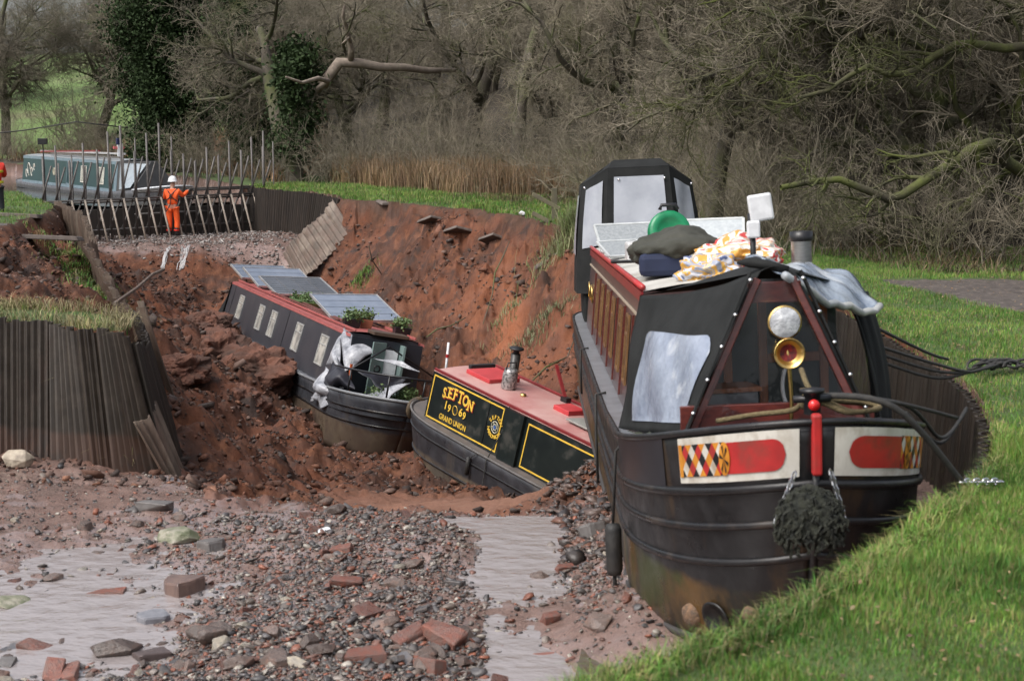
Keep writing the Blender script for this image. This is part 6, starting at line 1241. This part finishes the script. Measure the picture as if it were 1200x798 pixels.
# ======== the sunken grey boat
GB_ = frame((4.95, -14.0, .42), -11, (1.0, 0, 0), at(248, 372, 42))
gb = thing('narrowboat', 'sunken dark grey narrowboat with red roof and solar panels in the hole', 'narrowboat', GB_)
H3 = Hull(16.9, depth=1.0, bowlen=2.2, sternlen=1.0, sheer=.22, ex=2.3)
H3.shell(hull_mat('grey boat hull', (.03, .032, .038), (.075, .055, .042), -.42, (.11, .085, .06), c3=(.06, .04, .03)), gb, 8); H3.deckm(GREYDK, gb, .01, 0, 2.0, 'side_deck'); H3.deckm(BLACKP, gb, .35, 2.0, 2.85, 'foredeck')
for v in (.22, .45): H3.strake(v, BLACKP, gb, 0, 3, .022)
H3.strake(0, mat('pale gunwale', (.22, .23, .24), (.15, .155, .165), 3, .4), gb, 0, 3, .028, 'gunwale_rail')
C3 = (.86, .72, 0, 1.12); NAVY = mat('dull navy cabin', (.034, .036, .045), (.048, .048, .056), 1.6, .38, c3=(.075, .07, .068), c3scale=1.3, c3amt=.3)
cb, rf = cabin_mesh(.9, 14.3, *C3, crown=.06); c3 = cb.build('cabin', NAVY, gb); rf.build('roof', mat('pink red roof', (.36, .10, .09), (.28, .075, .07), 2.5, .5, bump=.2), c3, smooth=True)
for sd in (1, -1):
    side_panel(MB(), sd, .9, 14.7, .95, 1.0, C3, .004, .01).build('roof_edge', _M['pink red roof'], c3)
    MB().box((sd*.60, 7.8, 1.19), (.03, 13.4, .05)).build('handrail', _M['pink red roof'], c3, bevel=.006)
    for y in (3.0, 5.9, 7.5, 10.4, 12.85) if sd > 0 else (3.0, 7.5, 12):
        w_ = .68; wf = side_frame(MB(), sd, y-w_/2, y+w_/2, .26, .80, C3, .005, .028, .02).build('window', mat('window frame grey', (.48, .48, .46), None, 6, .4, metal=.3), c3)
        side_panel(MB(), sd, y-w_/2+.02, y+w_/2-.02, .28, .78, C3, .002, .01).build('pane', mat('curtained glass', (.52, .5, .45), (.22, .22, .21), 2.5, .15), wf)
        side_panel(MB(), sd, y-w_/2+.02, y+w_/2-.02, .62, .64, C3, .01, .014).build('glazing_bar', _M['window frame grey'], wf)
    for y in (1.6, 9.0, 14.0): side_panel(MB(), sd, y, y+.02, .05, .93, C3, .003, .006).build('seam', BLKP, c3)
# stern: folded canvas screen; front: well deck with doors
MB().add([(.9, .9, .05), (.75, .9, 1.12), (.9, .15, .1), (.55, .15, 1.0)], [(0, 1, 3, 2)]).build('stern_canvas', CANVAS, gb, solid=.02); MB().add([(-.9, .9, .05), (-.75, .9, 1.12), (-.9, .15, .1), (-.55, .15, 1.0)], [(0, 1, 3, 2)]).build('stern_canvas', CANVAS, gb, solid=.02)
MB().add([(-.55, .15, 1.0), (.55, .15, 1.0), (.9, .15, .1), (-.9, .15, .1)], [(0, 1, 2, 3)]).build('stern_canvas', CANVAS, gb, solid=.02)
fd = MB().box((.0, 14.715, .56), (1.4, .03, 1.06)).build('front_bulkhead', mat('blue black bulkhead', (.02, .024, .032), None, 4, .35), c3)
dg_ = mat('grey green door', (.18, .25, .24), (.14, .2, .19), 5, .4)
MB().box((.18, 14.85, .56), (.34, .03, .98), Matrix.Rotation(.5, 3, 'Z')).build('front_door', dg_, gb, bevel=.006); MB().box((-.28, 14.85, .56), (.05, .3, .98)).build('front_door', dg_, gb, bevel=.006); MB().box((-.1, 14.74, .5), (.26, .02, .85)).build('white_interior', WHITE, gb)
MB().lathe([(.05, 0), (.075, 0), (.075, .02), (.05, .02)], 16, Matrix.Rotation(-math.pi/2, 3, 'X') @ Matrix.Rotation(.0, 3, 'Y'), (.17, 14.875, .55)).build('porthole', BLKP, gb, smooth=True)
MB().box((-.05, 14.5, 1.2), (.7, .5, .07)).build('front_hatch', mat('brown hatch', (.08, .05, .035), None, 5, .5), c3, bevel=.01)
rl = MB()
def hr_(a, z=.42): p = H3.pos(1 if a[0] > 0 else -1, a[1], 0); return Vector((p.x*.95, p.y, p.z+z))
pts = [hr_((1, 2.05)), hr_((1, 2.3)), hr_((1, 2.55)), hr_((1, 2.75)), hr_((1, 2.9)), hr_((-1, 2.9)), hr_((-1, 2.7)), hr_((-1, 2.45)), hr_((-1, 2.1))]
rl.tube(pts, .02, 6)
for p in (pts[1], pts[3], pts[5], pts[7]): rl.tube([p, p+Vector((0, 0, -.42))], .018, 6)
rl.tube([pts[1]+Vector((0, 0, .0)), Vector((0, 14.9, 1.0)), pts[8]], .018, 6); rl.build('bow_railing', BLKP, gb, smooth=True)
PV = mat('solar cells', (.17, .20, .26), (.13, .16, .215), 3, .14, spec=.9); PVD = mat('dark solar cells', (.06, .07, .085), (.09, .10, .12), 3, .2, spec=.9)
def solar(M4, lb, x, y, z, w, d, rx, ry, rz, m):
    t = thing('solar_panel', lb, 'solar panel', M4 @ Matrix.Translation((x, y, z)) @ Matrix.Rotation(rz, 4, 'Z') @ Matrix.Rotation(ry, 4, 'Y') @ Matrix.Rotation(rx, 4, 'X'))
    MB().box((0, 0, 0), (w, d, .03)).build('panel', m, t); f = MB()
    for s in (-1, 1): f.box((s*w/2, 0, .004), (.03, d+.03, .05)); f.box((0, s*d/2, .004), (w-.03, .03, .05))
    f.build('frame', CHROME if False else mat('aluminium frame', (.5, .5, .5), None, 5, .35, metal=.5), t); g = MB(); n1, n2 = (4, 9) if m is PVD else (1, 4)
    for k in range(1, n1): g.box((-w/2+w*k/n1, 0, .0165), (.008, d-.02, .004))
    for k in range(1, n2): g.box((0, -d/2+d*k/n2, .0165), (w-.02, .008, .0045))
    g.build('cell_lines', GREYB if m is PVD else mat('cell line', (.08, .09, .11), None, 4, .3), t); lg = MB()
    for s in (-.3, .3): lg.beam((s*w, -.1, -.02), (s*w, .05, -.3), .03)
    lg.build('bracket', BLKP, t); return t
solar(GB_, 'flat blue grey solar panel over the stern of the sunken grey boat', -.05, .9, 1.5, 1.5, 1.2, -.22, .12, .12, PV)
solar(GB_, 'second solar panel from the stern of the sunken grey boat', -.1, 3.0, 1.5, 1.55, 1.5, -.24, .12, .12, PV)
solar(GB_, 'dark gridded solar panel in the middle of the sunken grey boat roof', -.15, 5.3, 1.46, 1.6, 1.5, -.2, .12, .12, PVD)
solar(GB_, 'large pale solar panel nearest the bow of the sunken grey boat', -.1, 11.5, 1.46, 1.5, 1.6, -.24, .13, .12, PV)
def planter(lb, x, y, n, L, box=(.3, .2, .16), pm=None):
    t = thing('planter', lb, 'planter', GB_ @ Matrix.Translation((x, y, 1.18))); MB().box((0, 0, box[2]/2), box, None, 0, 1.15).build('pot', pm or BLKP, t, bevel=.01)
    C = np.array([[random.uniform(-box[0]/2, box[0]/2), random.uniform(-box[1]/2, box[1]/2), box[2]+random.uniform(0, L)] for _ in range(20)]); g = leaves(t, C, n, .03, .07); g.name = 'plant'; g.data.materials[0] = mat('herb leaves', (.07, .13, .04), (.12, .17, .06), 8, .6)
    return t
planter('black planter with yellow flowered herbs left of the front hatch', .45, 13.5, 500, .12); planter('terracotta pot with herbs in the middle of the front planters', .12, 13.3, 350, .12, (.22, .22, .18), mat('terracotta', (.35, .13, .07), None, 6, .7)); planter('black planter on the right of the front hatch', -.5, 13.8, 500, .12)
planter('long leafy tray between the solar panels of the grey boat', .1, 8.3, 1500, .1, (.8, 1.0, .1), mat('herb leaves', (.07, .13, .04), (.12, .17, .06), 8, .6)); 
for k, (x, y) in enumerate([(.25, 15.6), (-.2, 15.5), (-.45, 15.2)]):
    t = planter(['leafy pot in the bow well of the grey boat, nearest the rail post', 'leafy pot in the middle of the bow well', 'leafy pot at the right of the bow well by the small boat'][k], x, y, 350, .15, (.25, .25, .2)); t.matrix_world = GB_ @ Matrix.Translation((x, y, -.1))
t = thing('boat_pole', 'bundle of red brown poles and plank lying along the grey boat roof edge', 'poles', GB_ @ Matrix.Translation((.5, 8.9, 1.22)))
mb = MB(); mb.beam((0, -3.5, 0), (.0, 4.2, .02), .035); mb.beam((.09, -3.0, .03), (.05, 3.9, .02), .03); mb.beam((-.06, -1, .05), (-.02, 4.4, .03), .05, .02); mb.build('poles', mat('red brown pole', (.17, .05, .04), (.11, .05, .04), 5, .6), t)
t = thing('chimney_pipe', 'grey square chimney frame standing on the far roof edge of the grey boat', 'chimney', GB_ @ Matrix.Translation((-.55, 9.0, 1.15))); MB().box((0, 0, .25), (.16, .16, .5)).build('pipe', GREYB, t, bevel=.01); MB().tube([(.12, 0, 0), (.12, 0, .5), (-.05, 0, .52)], .015, 6).build('bracket', GALV, t)
t = thing('white_sack', 'white and green sack on the roof by the grey square chimney', 'sack', GB_ @ Matrix.Translation((-.25, 8.5, 1.28))); lumpy(13, (.35, .3, .12), mat('white green sack', (.6, .6, .58), (.12, .2, .08), 5, .5), t, 'sack', .3)
# torn silver and black cover hanging at the front left of the grey boat
def cloth(nm, lb, M4, f, nu, nv, m):
    t = MB().grid(f, nu, nv).build(nm, m, smooth=True, solid=.01); t.matrix_world = M4; tag(t, lb, 'cover'); return t
SIL = mat('silver sheet', (.42, .43, .46), (.28, .29, .32), 4, .3, bump=1, bscale=10, c3=(.10, .105, .12), c3scale=4, c3amt=.7); DKS = mat('dark lining', (.015, .016, .024), (.03, .03, .04), 5, .5, bump=.5)
from mathutils import noise as mn
def crump(p, a=.06, f=3.): v = mn.noise_vector(Vector(p)*f); return Vector(p)+v*a
t = thing('torn_cover', 'torn silver and black cover slumped over the front corner of the sunken grey boat', 'cover', GB_)
def tri_sheet(a, b, c, bul, m, nm, n=14, amp=.07):
    a, b, c = Vector(a), Vector(b), Vector(c); nn = (b-a).cross(c-a).normalized(); MB().grid(lambda u, v: crump(lerp2(lerp2(a, b, u), c, v)+nn*bul*math.sin(math.pi*u)*math.sin(math.pi*v), amp), n, n).build(nm, m, t, smooth=True, solid=.012)
tri_sheet((.74, 14.1, 1.2), (.98, 14.2, .45), (.9, 14.9, .45), .12, SIL, 'silver_sheet'); tri_sheet((.78, 14.1, 1.18), (.85, 15.1, .42), (.3, 14.9, .85), .1, SIL, 'silver_sheet')
tri_sheet((1.0, 14.3, .42), (1.12, 14.1, -.28), (.95, 15.0, -.02), .2, SIL, 'silver_sheet', amp=.1); tri_sheet((.95, 14.6, .7), (1.14, 14.5, -.1), (.7, 15.5, .2), .22, DKS, 'dark_lining', amp=.13); tri_sheet((1.13, 14.1, -.2), (1.1, 14.8, -.32), (.8, 15.5, .12), .03, SIL, 'silver_sheet', amp=.08)
tri_sheet((.6, 15.2, .5), (.1, 15.9, .12), (-.4, 15.2, .5), -.15, DKS, 'dark_lining', amp=.08); tri_sheet((.3, 15.0, .75), (-.2, 15.2, .78), (-.5, 15.5, .68), .04, SIL, 'silver_sheet', amp=.03); tri_sheet((.6, 15.5, .05), (.2, 16.0, .1), (-.3, 15.6, .45), .05, SIL, 'silver_sheet', amp=.05)
MB().beam((.72, 15.2, -.0), (.74, 15.15, .6), .05, .02).build('orange_strap', mat('orange strap', (.6, .13, .04), None, 5, .6), t)

# ======== the teal boat afloat beyond the dam
FBm = frame((9.2, -13.6, 0), 0, (1.0, 12.6, 0), at(132, 226, 55.5))
fb = thing('narrowboat', 'teal narrowboat with white lines moored afloat behind the scaffold dam', 'narrowboat', FBm)
H4 = Hull(16.4, depth=.9, bowlen=2.2, sheer=.35); H4.shell(hull_mat('grey blue hull', (.055, .055, .06), (.05, .045, .045), -.6, (.1, .08, .07)), fb, 6); H4.deckm(GREYDK, fb, .01, 0, 3, 'deck')
H4.strake(0, mat('white line paint', (.55, .57, .6), None, 5, .4), fb, 2.1, 3, .035, 'white_gunwale'); H4.strake(.25, BLACKP, fb, 0, 3, .025)
C4 = (.86, .74, 0, 1.12); TEAL = mat('teal cabin', (.022, .055, .06), (.018, .045, .05), 2, .4); PBL = mat('pale blue band', (.16, .22, .26), None, 4, .4)
cb, rf = cabin_mesh(1.0, 12.6, *C4, crown=.06); c4 = cb.build('cabin', TEAL, fb); rf.build('roof', mat('pale roof', (.28, .30, .31), (.2, .22, .23), 3, .5), c4, smooth=True)
for sd in (1, -1):
    side_panel(MB(), sd, 1.0, 12.6, .9, 1.0, C4, .004, .01).build('upper_band', PBL, c4); side_panel(MB(), sd, 1.0, 12.6, 0, .1, C4, .004, .01).build('lower_band', PBL, c4)
    side_panel(MB(), sd, 12.3, 12.6, .1, .9, C4, .004, .01).build('end_band', PBL, c4)
    for y in (10.9, 8.9):
        wf = side_frame(MB(), sd, y-.32, y+.32, .22, .78, C4, .006, .03, .02).build('window', WHP, c4); side_panel(MB(), sd, y-.29, y+.29, .25, .75, C4, .002, .01).build('pane', mat('curtained glass', (.5, .47, .40)), wf)
    dd = side_frame(MB(), sd, 6.9, 7.6, .1, .9, C4, .006, .04, .02).build('side_door', PBL, c4)
    for y in (5.3, 3.9): c = side_pt(sd, y, .5, *C4, .01); MB().lathe([(.0, .01), (.13, .01), (.15, .03), (.17, .0)], 16, Matrix.Rotation(sd*math.pi/2, 3, 'Y'), c).build('porthole', mat('pale porthole', (.35, .33, .25), None, 5, .3), c4, smooth=True)
    sc_ = MB(); 
    for (y, tt, r_) in ((1.9, .5, .2), (2.3, .42, .13), (1.6, .35, .12), (2.6, .6, .1)):
        c = side_pt(sd, y, tt, *C4, .014); sc_.tube([c+Vector((0, r_*math.cos(a)*(1-a/12), r_*math.sin(a)*1.3)) for a in np.linspace(0, 5.2, 14)], .022, 5)
    sc_.build('white_scrollwork', WHP, c4)
cvt = MB(); cvt.add([(.86, 12.6, 0), (.86, 14.3, .15), (.1, 14.2, 1.15), (.74, 12.6, 1.12), (-.86, 12.6, 0), (-.86, 14.3, .15), (-.1, 14.2, 1.15), (-.74, 12.6, 1.12)], [(0, 1, 2, 3), (4, 7, 6, 5), (3, 2, 6, 7), (1, 5, 6, 2)]); cvt.build('front_cover', mat('dark cover', (.04, .042, .045), (.06, .06, .06), 3, .6), fb)
cw = MB()
def cwf(u, v): a, b, c, d = Vector((.875, 13.0, .12)), Vector((.875, 14.15, .22)), Vector((.22, 14.12, 1.05)), Vector((.78, 13.0, 1.05)); return lerp2(lerp2(a, b, u), lerp2(d, c, u), v)+Vector((.03, 0, .015))
cw.grid(cwf, 4, 4).build('cover_window', mat('pale vinyl', (.30, .34, .37), (.24, .28, .31), 3, .3), fb)
for k, (a, b, m_, w_, lb) in enumerate([((.3, 2, 1.3), (.35, 9.5, 1.45), mat('dull red', (.22, .04, .04)), .06, 'long red pole lying on the teal boat roof'), ((.0, 1, 1.3), (-.1, 11, 1.36), mat('dull white', (.4, .4, .4)), .07, 'long white plank lying on the teal boat roof'), ((.5, 4, 1.25), (.45, 12, 1.25), GREYB, .07, 'grey pole along the near roof edge of the teal boat')]):
    t = MB().beam(a, b, w_).build('roof_pole', m_); t.matrix_world = FBm; tag(t, lb, 'pole')
t = thing('life_ring_post', 'white and red marker post with dark blue top on the teal boat roof', 'marker', FBm @ Matrix.Translation((0, 10.6, 1.2))); MB().box((0, 0, .25), (.1, .1, .5)).build('post', WHITE, t, bevel=.01); MB().box((0, 0, .38), (.42, .08, .1)).build('arm', mat('pink red', (.6, .15, .15), None, 4, .5), t, bevel=.01); MB().box((0, 0, .62), (.16, .16, .24)).build('top', mat('navy top', (.01, .015, .06), None, 4, .5), t, bevel=.02)
